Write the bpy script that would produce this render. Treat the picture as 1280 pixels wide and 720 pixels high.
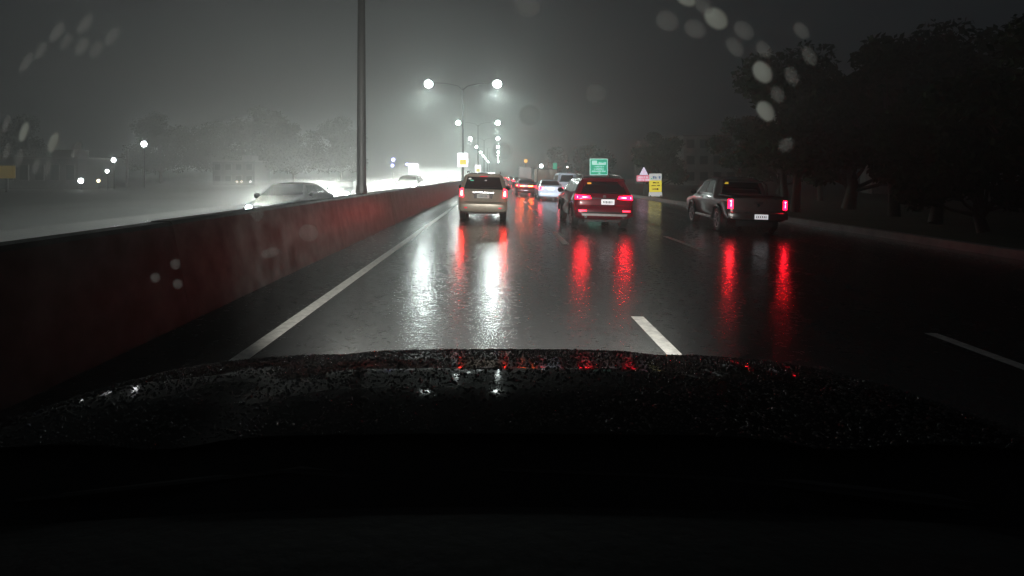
import bpy, bmesh, math, random
import numpy as np
from mathutils import Vector, Matrix

for o in list(bpy.data.objects):
    bpy.data.objects.remove(o)
scene = bpy.context.scene
C = scene.collection
R = math.radians
PI = math.pi
random.seed(7)
rng = np.random.default_rng(11)

# ------------------------------------------------------------------ camera
CAM_H = 1.65
cd = bpy.data.cameras.new('dash_camera')
cd.sensor_width = 36.0
cd.lens = 36.0 * 700 / 1280
cd.shift_x = 17 / 1280
cd.shift_y = -141 / 1280
cd.clip_start = 0.01
cd.clip_end = 5000
cd.dof.use_dof = True
cd.dof.focus_distance = 20
cd.dof.aperture_fstop = 42
cam = bpy.data.objects.new('dash_camera', cd)
C.objects.link(cam)
cam.location = (0, 0, CAM_H)
cam.rotation_euler = (R(90), 0, 0)
scene.camera = cam

# ------------------------------------------------------------------ night sky
w = bpy.data.worlds.new('World')
scene.world = w
w.use_nodes = True
wn = w.node_tree.nodes
wl = w.node_tree.links
bg = wn['Background']
# rain cloud lit evenly by the city below it
tc = wn.new('ShaderNodeTexCoord')
cn = wn.new('ShaderNodeTexNoise')
cn.inputs['Scale'].default_value = 2.2
cn.inputs['Detail'].default_value = 5
cr = wn.new('ShaderNodeValToRGB')
cr.color_ramp.elements[0].position = 0.3
cr.color_ramp.elements[0].color = (0.6, 0.72, 0.9, 1)
cr.color_ramp.elements[1].position = 0.75
cr.color_ramp.elements[1].color = (0.9, 1.02, 1.1, 1)
wl.new(tc.outputs['Generated'], cn.inputs['Vector'])
wl.new(cn.outputs['Fac'], cr.inputs['Fac'])
wl.new(cr.outputs['Color'], bg.inputs['Color'])
bg.inputs['Strength'].default_value = 0.011

# ------------------------------------------------------------------ exposure and sampling
vs = scene.view_settings
vs.view_transform = 'Standard'
vs.look = 'None'
vs.exposure = 0.0
vs.gamma = 1.0
vs.use_curve_mapping = False
cy = scene.cycles
scene.render.engine = 'CYCLES'
cy.use_denoising = True
cy.max_bounces = 6
cy.diffuse_bounces = 2
cy.glossy_bounces = 3
cy.transmission_bounces = 4
cy.volume_bounces = 0
cy.sample_clamp_indirect = 4
cy.caustics_refractive = False

STREET_W = 5200.0
HEAD_W = 850.0
EGO_W = 3700.0
HAZE = 0.0049
SPRAY = 0.014

# ------------------------------------------------------------------ helpers
FALL = 0.027                     # cross fall of the carriageway


def gz(x):
    """height of the road surface at lateral position x"""
    if x >= -3.9:
        return -FALL * min(x, 12.2)
    return FALL * 3.9 + .045 * (max(x, -17.5) + 3.9)


def setp(o, label=None, cat=None, group=None, kind=None):
    if label:
        o['label'] = label
    if cat:
        o['category'] = cat
    if group:
        o['group'] = group
    if kind:
        o['kind'] = kind
    return o


def thing(name, label, cat, loc=(0, 0, 0), rotz=0.0, group=None, roll=0.0):
    o = bpy.data.objects.new(name, None)
    C.objects.link(o)
    o.empty_display_size = 0.2
    o.location = loc
    o.rotation_euler = (0, roll, rotz)
    return setp(o, label, cat, group)


def dup(root, loc, rotz=None, label=None, group=None, roll=None, lights=True):
    r = root.copy()
    C.objects.link(r)
    r.location = loc
    e = r.rotation_euler.copy()
    if rotz is not None:
        e.z = rotz
    if roll is not None:
        e.y = roll
    r.rotation_euler = e
    setp(r, label, None, group)

    def rec(a, b):
        for ch in list(a.children):
            if ch.type == 'LIGHT' and not lights:
                continue
            c = ch.copy()
            C.objects.link(c)
            c.parent = b
            c.matrix_parent_inverse = ch.matrix_parent_inverse.copy()
            rec(ch, c)
    rec(root, r)
    return r


class MB:
    def __init__(self):
        self.v = []
        self.f = []

    def add(self, vs_, fs):
        n = len(self.v)
        self.v += [tuple(p) for p in vs_]
        self.f += [tuple(i + n for i in f) for f in fs]
        return self

    def box(self, c, s, rz=0.0):
        x, y, z = [k / 2 for k in s]
        pts = []
        for dx, dy, dz in ((-x, -y, -z), (x, -y, -z), (x, y, -z), (-x, y, -z), (-x, -y, z), (x, -y, z), (x, y, z), (-x, y, z)):
            a, b = dx * math.cos(rz) - dy * math.sin(rz), dx * math.sin(rz) + dy * math.cos(rz)
            pts.append((c[0] + a, c[1] + b, c[2] + dz))
        return self.add(pts, [(0, 3, 2, 1), (4, 5, 6, 7), (0, 1, 5, 4), (1, 2, 6, 5), (2, 3, 7, 6), (3, 0, 4, 7)])

    def tube(self, pts, radii, n=8, cap=True):
        pts = [Vector(p) for p in pts]
        if not hasattr(radii, '__len__'):
            radii = [radii] * len(pts)
        vs_, fs = [], []
        up0 = None
        for i, p in enumerate(pts):
            d = (pts[min(i + 1, len(pts) - 1)] - pts[max(i - 1, 0)]).normalized()
            ref = Vector((0, 0, 1)) if abs(d.z) < 0.9 else Vector((1, 0, 0))
            a = d.cross(ref).normalized()
            if up0 is not None and a.dot(up0) < 0:
                a = -a
            up0 = a
            b = d.cross(a).normalized()
            for k in range(n):
                t = 2 * math.pi * k / n
                vs_.append(p + (a * math.cos(t) + b * math.sin(t)) * radii[i])
        for i in range(len(pts) - 1):
            for k in range(n):
                k2 = (k + 1) % n
                fs.append((i * n + k, (i + 1) * n + k, (i + 1) * n + k2, i * n + k2))
        if cap:
            fs.append(tuple(range(n)))
            fs.append(tuple((len(pts) - 1) * n + k for k in reversed(range(n))))
        return self.add(vs_, fs)

    def lathe_x(self, prof, c, n=20):
        """prof: list of (x, r) around the X axis"""
        vs_, fs = [], []
        for (x, r) in prof:
            for k in range(n):
                t = 2 * math.pi * k / n
                vs_.append((c[0] + x, c[1] + r * math.cos(t), c[2] + r * math.sin(t)))
        m = len(prof)
        for i in range(m - 1):
            for k in range(n):
                k2 = (k + 1) % n
                fs.append((i * n + k, i * n + k2, (i + 1) * n + k2, (i + 1) * n + k))
        fs.append(tuple(reversed(range(n))))
        fs.append(tuple((m - 1) * n + k for k in range(n)))
        return self.add(vs_, fs)

    def prism_xz(self, pts, y0, y1):
        n = len(pts)
        vs_ = [(x, y0, z) for x, z in pts] + [(x, y1, z) for x, z in pts]
        fs = [tuple(range(n)), tuple(reversed(range(n, 2 * n)))]
        for i in range(n):
            j = (i + 1) % n
            fs.append((i, i + n, j + n, j))
        return self.add(vs_, fs)

    def build(self, name, mat, parent=None, smooth=None, bevel=0.0):
        me = bpy.data.meshes.new(name)
        me.from_pydata(self.v, [], self.f)
        bm = bmesh.new()
        bm.from_mesh(me)
        bmesh.ops.recalc_face_normals(bm, faces=bm.faces)
        if bevel:
            bmesh.ops.bevel(bm, geom=[e for e in bm.edges if len(e.link_faces) == 2 and e.calc_face_angle(0) > 0.6], offset=bevel, segments=2, affect='EDGES')
        bm.to_mesh(me)
        bm.free()
        if smooth is not None:
            me.polygons.foreach_set('use_smooth', [True] * len(me.polygons))
            me.set_sharp_from_angle(angle=R(smooth))
        me.materials.append(mat)
        o = bpy.data.objects.new(name, me)
        C.objects.link(o)
        if parent is not None:
            o.parent = parent
        return o


# ------------------------------------------------------------------ materials
def newmat(name):
    m = bpy.data.materials.new(name)
    m.use_nodes = True
    return m, m.node_tree.nodes, m.node_tree.links, m.node_tree.nodes['Principled BSDF']


def pm(name, col, rough=0.5, metal=0.0, coat=0.0, var=0.12, scale=8.0, bump=0.0, emit=None, estr=0.0, ior=1.45):
    m, n, l, b = newmat(name)
    b.inputs['Roughness'].default_value = rough
    b.inputs['Metallic'].default_value = metal
    b.inputs['Coat Weight'].default_value = coat
    b.inputs['Coat Roughness'].default_value = 0.08
    b.inputs['IOR'].default_value = ior
    t = n.new('ShaderNodeTexCoord')
    nz = n.new('ShaderNodeTexNoise')
    nz.inputs['Scale'].default_value = scale
    nz.inputs['Detail'].default_value = 4
    l.new(t.outputs['Object'], nz.inputs['Vector'])
    r = n.new('ShaderNodeValToRGB')
    a = [max(0, c * (1 - var)) for c in col]
    z = [min(1, c * (1 + var)) for c in col]
    r.color_ramp.elements[0].position = 0.3
    r.color_ramp.elements[1].position = 0.7
    r.color_ramp.elements[0].color = (*a, 1)
    r.color_ramp.elements[1].color = (*z, 1)
    l.new(nz.outputs['Fac'], r.inputs['Fac'])
    l.new(r.outputs['Color'], b.inputs['Base Color'])
    if bump:
        bp = n.new('ShaderNodeBump')
        bp.inputs['Strength'].default_value = bump
        bp.inputs['Distance'].default_value = 0.01
        l.new(nz.outputs['Fac'], bp.inputs['Height'])
        l.new(bp.outputs['Normal'], b.inputs['Normal'])
    if emit:
        b.inputs['Emission Color'].default_value = (*emit, 1)
        b.inputs['Emission Strength'].default_value = estr
        if estr < 3:
            m.cycles.emission_sampling = 'NONE'      # weak glow of signs, plates and reflectors: seen, too weak to light anything
    return m


def wet_asphalt(name, base=0.03):
    m, n, l, b = newmat(name)
    t = n.new('ShaderNodeTexCoord')
    # wheel tracks and patches, long along the road
    mp = n.new('ShaderNodeMapping')
    mp.inputs['Scale'].default_value = (0.9, 0.05, 1)
    l.new(t.outputs['Object'], mp.inputs['Vector'])
    big = n.new('ShaderNodeTexNoise')
    big.inputs['Scale'].default_value = 1.6
    big.inputs['Detail'].default_value = 5
    l.new(mp.outputs['Vector'], big.inputs['Vector'])
    rr = n.new('ShaderNodeMapRange')
    rr.inputs['From Min'].default_value = 0.3
    rr.inputs['From Max'].default_value = 0.7
    rr.inputs['To Min'].default_value = 0.14
    rr.inputs['To Max'].default_value = 0.24
    l.new(big.outputs['Fac'], rr.inputs['Value'])
    med = n.new('ShaderNodeTexNoise')
    med.inputs['Scale'].default_value = 11
    med.inputs['Detail'].default_value = 8
    med.inputs['Roughness'].default_value = 0.7
    l.new(t.outputs['Object'], med.inputs['Vector'])
    m2 = n.new('ShaderNodeMapRange')
    m2.inputs['From Min'].default_value = 0.38
    m2.inputs['From Max'].default_value = 0.62
    m2.inputs['To Min'].default_value = -0.08
    m2.inputs['To Max'].default_value = 0.10
    l.new(med.outputs['Fac'], m2.inputs['Value'])
    ad = n.new('ShaderNodeMath')
    l.new(rr.outputs['Result'], ad.inputs[0])
    l.new(m2.outputs['Result'], ad.inputs[1])
    l.new(ad.outputs['Value'], b.inputs['Roughness'])
    fine = n.new('ShaderNodeTexNoise')
    fine.inputs['Scale'].default_value = 45
    fine.inputs['Detail'].default_value = 6
    l.new(t.outputs['Object'], fine.inputs['Vector'])
    cr_ = n.new('ShaderNodeValToRGB')
    cr_.color_ramp.elements[0].position = 0.3
    cr_.color_ramp.elements[1].position = 0.75
    cr_.color_ramp.elements[0].color = (base * .6, base * .62, base * .65, 1)
    cr_.color_ramp.elements[1].color = (base * 1.5, base * 1.5, base * 1.5, 1)
    l.new(fine.outputs['Fac'], cr_.inputs['Fac'])
    l.new(cr_.outputs['Color'], b.inputs['Base Color'])
    b.inputs['IOR'].default_value = 1.36
    # rain ripples and aggregate
    rip = n.new('ShaderNodeTexNoise')
    rip.inputs['Scale'].default_value = 15
    rip.inputs['Detail'].default_value = 6
    rip.inputs['Roughness'].default_value = 0.65
    l.new(t.outputs['Object'], rip.inputs['Vector'])
    bp = n.new('ShaderNodeBump')
    bp.inputs['Strength'].default_value = 0.42
    bp.inputs['Distance'].default_value = 0.006
    l.new(rip.outputs['Fac'], bp.inputs['Height'])
    l.new(bp.outputs['Normal'], b.inputs['Normal'])
    return m


M = {}
M['asphalt'] = wet_asphalt('wet_asphalt')
M['line'] = pm('road_paint', (0.62, 0.62, 0.58), 0.35, var=0.3, scale=14, bump=0.2)
M['earth'] = pm('dark_verge', (0.035, 0.04, 0.022), 0.75, var=0.5, scale=0.8, bump=0.6)
M['kerb'] = pm('kerb_concrete', (0.2, 0.2, 0.19), 0.5, var=0.3, scale=3, bump=0.3)
M['barrier'] = pm('barrier_concrete', (0.045, 0.046, 0.044), 0.4, var=0.7, scale=3.0, bump=0.5, ior=1.24)
M['steel'] = pm('galvanised_steel', (0.22, 0.23, 0.23), 0.45, metal=0.6, scale=5)
M['darksteel'] = pm('dark_steel', (0.03, 0.03, 0.03), 0.5, metal=0.0, scale=5)
M['lamp'] = pm('street_lamp_lens', (0.9, 0.9, 0.9), 0.3, emit=(0.88, 1.0, 0.96), estr=140)
M['lamp_off'] = pm('unlit_lamp_lens', (0.5, 0.5, 0.5), 0.3)
M['tyre'] = pm('tyre_rubber', (0.012, 0.012, 0.012), 0.6, scale=30, bump=0.2)
M['rim'] = pm('alloy_rim', (0.45, 0.45, 0.47), 0.3, metal=0.8)
M['black'] = pm('black_plastic', (0.015, 0.015, 0.016), 0.45, scale=30)
M['glass'] = pm('tinted_car_glass', (0.008, 0.009, 0.011), 0.06, coat=0.6, var=0.1)
M['chrome'] = pm('chrome_trim', (0.75, 0.75, 0.77), 0.16, metal=1.0, var=0.03)
M['silver'] = pm('silver_plastic', (0.5, 0.5, 0.5), 0.35, metal=0.3)
M['champagne'] = pm('champagne_paint', (0.36, 0.325, 0.265), 0.32, metal=0.25, coat=0.8, var=0.05)
M['redpaint'] = pm('red_paint', (0.13, 0.007, 0.018), 0.3, metal=0.15, coat=0.9, var=0.06)
M['greypaint'] = pm('dark_grey_paint', (0.09, 0.08, 0.08), 0.3, metal=0.3, coat=0.9, var=0.06)
M['whitepaint'] = pm('white_paint', (0.62, 0.66, 0.74), 0.3, coat=0.8, var=0.04)
M['darkpaint'] = pm('dark_paint', (0.04, 0.035, 0.035), 0.3, coat=0.8, var=0.06)
M['silhouette_dark'] = pm('silhouette_dark_paint', (0.018, 0.018, 0.017), 0.55, var=0.3)  # silhouette shade put into the colour, no glossy coat
M['bluegrey'] = pm('blue_grey_paint', (0.07, 0.08, 0.1), 0.3, coat=0.8, var=0.06)
M['truckbox'] = pm('brown_truck_side', (0.28, 0.23, 0.19), 0.55, var=0.2, scale=3)
M['pinkbox'] = pm('pale_box_panel', (0.5, 0.42, 0.42), 0.5, var=0.12, scale=3)
M['tail'] = pm('tail_lamp_lens', (0.5, 0.02, 0.03), 0.25, emit=(1, 0.003, 0.024), estr=18)
M['tail_hot'] = pm('tail_lamp_bulb', (0.8, 0.2, 0.1), 0.25, emit=(1, 0.015, 0.016), estr=330)
M['tail_low'] = pm('tail_lamp_parking', (0.5, 0.03, 0.02), 0.25, emit=(1, 0.012, 0.03), estr=14)
M['tail_low_hot'] = pm('tail_lamp_parking_bulb', (0.8, 0.3, 0.1), 0.25, emit=(1, 0.028, 0.014), estr=220)
M['tail_yellow'] = pm('tail_lamp_bright', (0.8, 0.3, 0.1), 0.25, emit=(1, 0.11, 0.015), estr=220)
M['reflector'] = pm('red_reflector', (0.6, 0.02, 0.03), 0.2, emit=(1, 0.02, 0.06), estr=0.6)  # glows by itself in place of headlamp light sent back
M['head'] = pm('headlamp_lens', (0.9, 0.9, 0.9), 0.2, emit=(0.88, 0.94, 1.0), estr=500)
M['head_warm'] = pm('headlamp_warm_lens', (0.9, 0.9, 0.9), 0.2, emit=(1.0, 0.95, 0.8), estr=500)
M['plate'] = pm('white_number_plate', (0.8, 0.8, 0.8), 0.35, emit=(0.95, 0.95, 1.0), estr=0.55)  # emission stands in for headlamp light the plate returns
M['plate_ink'] = pm('number_plate_ink', (0.1, 0.1, 0.12), 0.5)
M['plate_dim'] = pm('unlit_number_plate', (0.35, 0.36, 0.33), 0.4)
M['yellow_tag'] = pm('yellow_sticker', (0.8, 0.55, 0.05), 0.4, emit=(1, 0.7, 0.05), estr=0.35)  # sticker glows by itself, light put into its colour
M['orange_tag'] = pm('orange_sticker', (0.8, 0.35, 0.02), 0.4, emit=(1, 0.4, 0.02), estr=0.5)  # own glow added to the sticker colour, no lamp behind it
M['white_tag'] = pm('white_sticker', (0.8, 0.8, 0.8), 0.4)
M['green_sign'] = pm('green_sign_sheeting', (0.0, 0.25, 0.16), 0.4, emit=(0.0, 0.62, 0.36), estr=0.62)  # emission stands in for headlamp light returned by the sheeting
M['sign_white'] = pm('sign_white_sheeting', (0.8, 0.85, 0.85), 0.4, emit=(0.55, 1.0, 0.85), estr=0.85)  # self-glow in place of the headlamp return
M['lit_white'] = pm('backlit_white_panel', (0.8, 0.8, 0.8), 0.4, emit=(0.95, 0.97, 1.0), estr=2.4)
M['glow_soft'] = pm('pale_glow_panel', (0.8, 0.8, 0.8), 0.4, emit=(0.9, 0.92, 0.88), estr=0.55)  # headlamp return put in as emission on roadworks board and dim post
M['glow_yellow'] = pm('yellow_glow_panel', (0.8, 0.6, 0.05), 0.4, emit=(0.95, 0.78, 0.08), estr=0.8)  # lit banner patch; on the roadworks board the glow replaces headlamp return
M['pink_sign'] = pm('red_white_sign_sheeting', (0.8, 0.3, 0.35), 0.4, emit=(1.0, 0.28, 0.36), estr=0.7)  # headlamp return painted in as a weak glow
M['tri_sign'] = pm('warning_triangle_sheeting', (0.8, 0.75, 0.85), 0.4, emit=(0.9, 0.78, 1.0), estr=0.85)  # glow stands for headlamp light coming back off the triangle
M['ink'] = pm('sign_black_ink', (0.03, 0.03, 0.03), 0.5)
M['ink_blue'] = pm('sign_blue_ink', (0.15, 0.25, 0.4), 0.5, emit=(0.35, 0.45, 0.65), estr=0.4)  # ink given the same headlamp-return glow as its panel
M['ink_red'] = pm('sign_red_ink', (0.6, 0.05, 0.08), 0.5, emit=(0.8, 0.05, 0.12), estr=0.5)  # ink glows along with its board, standing in for headlamp return
M['amber'] = pm('amber_lamp', (0.8, 0.4, 0.05), 0.4, emit=(1, 0.5, 0.08), estr=1.6)
M['bluelamp'] = pm('blue_lamp', (0.5, 0.5, 0.9), 0.4, emit=(0.35, 0.4, 1.0), estr=25)
M['whitelamp'] = pm('white_flood_lamp', (0.9, 0.9, 0.9), 0.4, emit=(0.95, 0.98, 1.0), estr=45)
M['dimlamp'] = pm('small_white_lamp', (0.9, 0.9, 0.9), 0.4, emit=(0.95, 1.0, 0.9), estr=7)
M['warmlamp'] = pm('small_warm_lamp', (0.9, 0.8, 0.6), 0.4, emit=(1.0, 0.8, 0.5), estr=7)
M['walldark'] = pm('dark_rendered_wall', (0.10, 0.10, 0.095), 0.7, var=0.25, scale=0.6)
M['wallgrey'] = pm('rendered_wall', (0.4, 0.385, 0.35), 0.7, var=0.25, scale=0.6)
M['winddark'] = pm('dark_window_pane', (0.02, 0.022, 0.025), 0.1)
M['roofgrey'] = pm('roof_sheet', (0.2, 0.19, 0.18), 0.5)
M['bark'] = pm('bark', (0.05, 0.04, 0.03), 0.8, var=0.3, scale=10, bump=0.5)
M['leaf'] = pm('leaf_green', (0.032, 0.05, 0.02), 0.8, var=0.45, scale=1.2, ior=1.15)
M['leaf2'] = pm('leaf_dark_green', (0.028, 0.042, 0.018), 0.8, var=0.45, scale=1.2, ior=1.15)
M['bonnet'] = pm('dark_bonnet_paint', (0.012, 0.013, 0.014), 0.06, var=0.1, ior=1.032)
M['bead'] = pm('water_bead', (0.045, 0.047, 0.046), 0.12, var=0.05, ior=1.33)  # grey base colour stands in for light the beads scatter
M['dash'] = pm('dashboard_plastic', (0.006, 0.006, 0.007), 0.85, var=0.25, scale=40, bump=0.3)


def spot(name, loc, aim, power, angle, blend=0.6, col=(1, 1, 1), parent=None, radius=0.08):
    ld = bpy.data.lights.new(name, 'SPOT')
    ld.energy = power
    ld.spot_size = R(angle)
    ld.spot_blend = blend
    ld.color = col
    ld.shadow_soft_size = radius
    o = bpy.data.objects.new(name, ld)
    C.objects.link(o)
    o.location = loc
    d = Vector(aim) - Vector(loc)
    o.rotation_euler = d.to_track_quat('-Z', 'Y').to_euler()
    if parent is not None:
        o.parent = parent
    return o


# ------------------------------------------------------------------ the setting: ground, carriageways, lines, kerb
def strip(name, xs, y0, y1, zf, mat, parent=None, ny=1, kind='structure'):
    mb = MB()
    vs_, fs = [], []
    for j in range(ny + 1):
        for x in xs:
            vs_.append((x, y0 + (y1 - y0) * j / ny, zf(x)))
    k = len(xs)
    for j in range(ny):
        for i in range(k - 1):
            fs.append((j * k + i, j * k + i + 1, (j + 1) * k + i + 1, (j + 1) * k + i))
    mb.add(vs_, fs)
    o = mb.build(name, mat, parent)
    if parent is None:
        o['kind'] = kind
    return o


strip('ground', [-900, 900], -250, 1500, lambda x: -0.54, M['earth'])
road = strip('road', [-3.9, 12.2], -60, 1200, gz, M['asphalt'])
road['label'] = 'wet asphalt of the near carriageway reflecting the tail lamps'
road2 = strip('opposite_road', [-17.5, -3.9], -60, 1200, gz, M['asphalt'])
road2['label'] = 'wet asphalt of the opposite carriageway behind the barrier'
kb = MB()
for y0 in range(-60, 600, 60):
    kb.box((12.35, y0 + 30, -0.30), (0.3, 59.98, 0.36))
kerb = kb.build('kerb', M['kerb'], None)
kerb['kind'] = 'structure'
kb = MB()
kb.box((-17.65, 300, -0.50), (0.3, 720, 0.36))
k2 = kb.build('kerb', M['kerb'], None)
k2['kind'] = 'structure'


def line(x, y0, y1, wd=0.15, r=road):
    return strip('lane_line', [x - wd / 2, x + wd / 2], y0, y1, lambda q: gz(q) + 0.005, M['line'], r)


line(-2.23, -20, 700, 0.15)
for k in range(0, 22):
    line(1.66, -6.3 + 10 * k, -3.3 + 10 * k, 0.15)
    line(4.86, -6.6 + 10 * k, -3.7 + 10 * k, 0.15)
for k in range(0, 14):
    line(-8.0, 2 + 10 * k, 5 + 10 * k, 0.15, road2)
    line(-11.4, 2 + 10 * k, 5 + 10 * k, 0.15, road2)
line(-15.2, 0, 400, 0.15, road2)

# ------------------------------------------------------------------ median barrier
bt = thing('median_barrier', 'long wet concrete median barrier along the solid white edge line', 'barrier', (-3.62, 0, 0))
zb = gz(-3.62)
prof = [(-0.33, 0), (-0.32, 0.06), (-0.13, 1.03), (-0.10, 1.07), (0.10, 1.07), (0.13, 1.03), (0.32, 0.06), (0.33, 0)]
SEG = 6.0
seg_mesh = None
for k in range(0, 60):
    y0 = -18 + SEG * k
    if seg_mesh is None:
        mb = MB()
        n = len(prof)
        L = SEG - 0.008
        mb.add([(x, 0, z) for x, z in prof] + [(x, L, z) for x, z in prof],
               [tuple(range(n)), tuple(reversed(range(n, 2 * n)))] + [(i, i + n, (i + 1) % n + n, (i + 1) % n) for i in range(n)])
        o = mb.build('barrier_panel', M['barrier'], bt)
        seg_mesh = o.data
    else:
        o = bpy.data.objects.new('barrier_panel', seg_mesh)
        C.objects.link(o)
        o.parent = bt
    o.location = (random.uniform(-0.006, 0.006), y0, zb - 0.01 + random.uniform(-0.008, 0.004))
    o.rotation_euler = (0, 0, R(random.uniform(-0.04, 0.04)))
mb = MB()
mb.add([(x * .97, 342, z) for x, z in prof] + [(x * .97, 1100, z) for x, z in prof],
       [tuple(range(n)), tuple(reversed(range(n, 2 * n)))] + [(i, i + n, (i + 1) % n + n, (i + 1) % n) for i in range(n)])
o = mb.build('barrier_panel', M['barrier'], bt)
o.location = (0, 0, zb)

# ------------------------------------------------------------------ street lamps on the median
TOP = zb + 1.06


def street_lamp(name, label, lit=True):
    t = thing(name, label, 'street lamp', group='double-arm street lamps on the median')
    mb = MB()
    mb.tube([(0, 0, TOP + .03), (0, 0, TOP + 4.2), (0, 0, 10.5)], [0.13, 0.105, 0.055], 12)
    mb.build('pole', M['darksteel'], t, smooth=40)
    mb = MB()
    mb.box((0, 0, TOP + .02), (0.2, 0.42, 0.035))
    mb.tube([(0, 0, TOP + .03), (0, 0, TOP + .22)], [0.16, 0.14], 12)
    mb.build('base_plate', M['darksteel'], t, bevel=0.004)
    for s in (-1, 1):
        mb = MB()
        mb.tube([(0, 0, 10.3), (s * .5, 0, 10.75), (s * 1.6, 0, 10.98), (s * 3.1, 0, 11.08)], [0.04, 0.03, 0.025, 0.022], 8)
        mb.build('arm', M['darksteel'], t, smooth=50)
        mb = MB()
        mb.tube([(s * 2.95, 0, 11.1), (s * 3.2, 0, 11.12), (s * 3.75, 0, 11.13), (s * 3.95, 0, 11.11)], [0.05, 0.17, 0.16, 0.06], 10)
        h = mb.build('lamp_head', M['darksteel'], t, smooth=50)
        mb = MB()
        nn, vs_, fs = 14, [], []
        for i in range(9):
            a = PI * (i + .35) / 9.6 - PI / 2
            for k in range(nn):
                q = 2 * PI * k / nn
                vs_.append((s * 3.5 + .41 * math.cos(a) * math.cos(q), .38 * math.cos(a) * math.sin(q), 10.93 + .36 * math.sin(a)))
        for i in range(8):
            for k in range(nn):
                fs.append((i * nn + k, i * nn + (k + 1) % nn, (i + 1) * nn + (k + 1) % nn, (i + 1) * nn + k))
        fs.append(tuple(8 * nn + k for k in range(nn)))
        fs.append(tuple(reversed(range(nn))))
        mb.add(vs_, fs)
        mb.build('lens', M['lamp' if lit else 'lamp_off'], h, smooth=60)
        if lit:
            spot('lamp_light', (s * 3.5, 0, 10.48), (s * 3.5 + s * .6, 0, 0), STREET_W, 172, 0.5, (0.86, 1.0, 0.95), t, 0.25)
    return t


ordinal = ['nearest', 'second', 'third', 'fourth', 'fifth', 'sixth', 'seventh', 'eighth', 'ninth', 'tenth', 'eleventh']
sl = street_lamp('street_lamp', 'street lamp pole on the median barrier nearest the camera, top out of frame', lit=False)
sl.location = (-3.62, 14.8, 0)
sl = street_lamp('street_lamp', 'second double-arm street lamp along the median, counted from the camera')
sl.location = (-3.62, 14.8 + 42.2, 0)
for k in range(2, 10):
    dup(sl, (-3.62, 14.8 + 42.2 * k, 0), label='%s double-arm street lamp along the median, counted from the camera' % ordinal[k], lights=k < 6)


# banners on the second and third poles
def banner(px, py, zc, wd, ht, label):
    t = thing('pole_banner', label, 'banner', (px, py, zc), group='lit banners on the lamp poles')
    mb = MB()
    mb.box((0, 0, 0), (wd, 0.05, ht))
    mb.build('panel', M['lit_white'], t, bevel=0.004)
    mb = MB()
    mb.box((0.03, -0.034, -ht * .16), (wd * .66, 0.012, ht * .4))
    mb.build('yellow_patch', M['glow_yellow'], t)
    for z in (-ht * .42, ht * .42):
        mb = MB()
        mb.box((0, 0.1, z), (0.05, 0.16, 0.04))
        mb.build('bracket', M['darksteel'], t)
    return t


banner(-3.62, 56.78, 3.2, 1.05, 1.4, 'white lit banner with yellow patch on the second lamp pole')
banner(-3.62, 98.98, 2.75, 1.05, 1.4, 'white lit banner on the third lamp pole, smaller in view')

# ------------------------------------------------------------------ vehicles
COLS = [-1, -.965, -.9, -.78, -.4, 0, .4, .78, .9, .965, 1]


def inset(u):
    u = abs(u)
    pts = [(0, 0), (.4, .004), (.78, .022), (.9, .045), (.965, .085), (1, .13)]
    for (a, ea), (b, eb) in zip(pts, pts[1:]):
        if u <= b:
            return ea + (eb - ea) * (u - a) / (b - a)
    return pts[-1][1]


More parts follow.
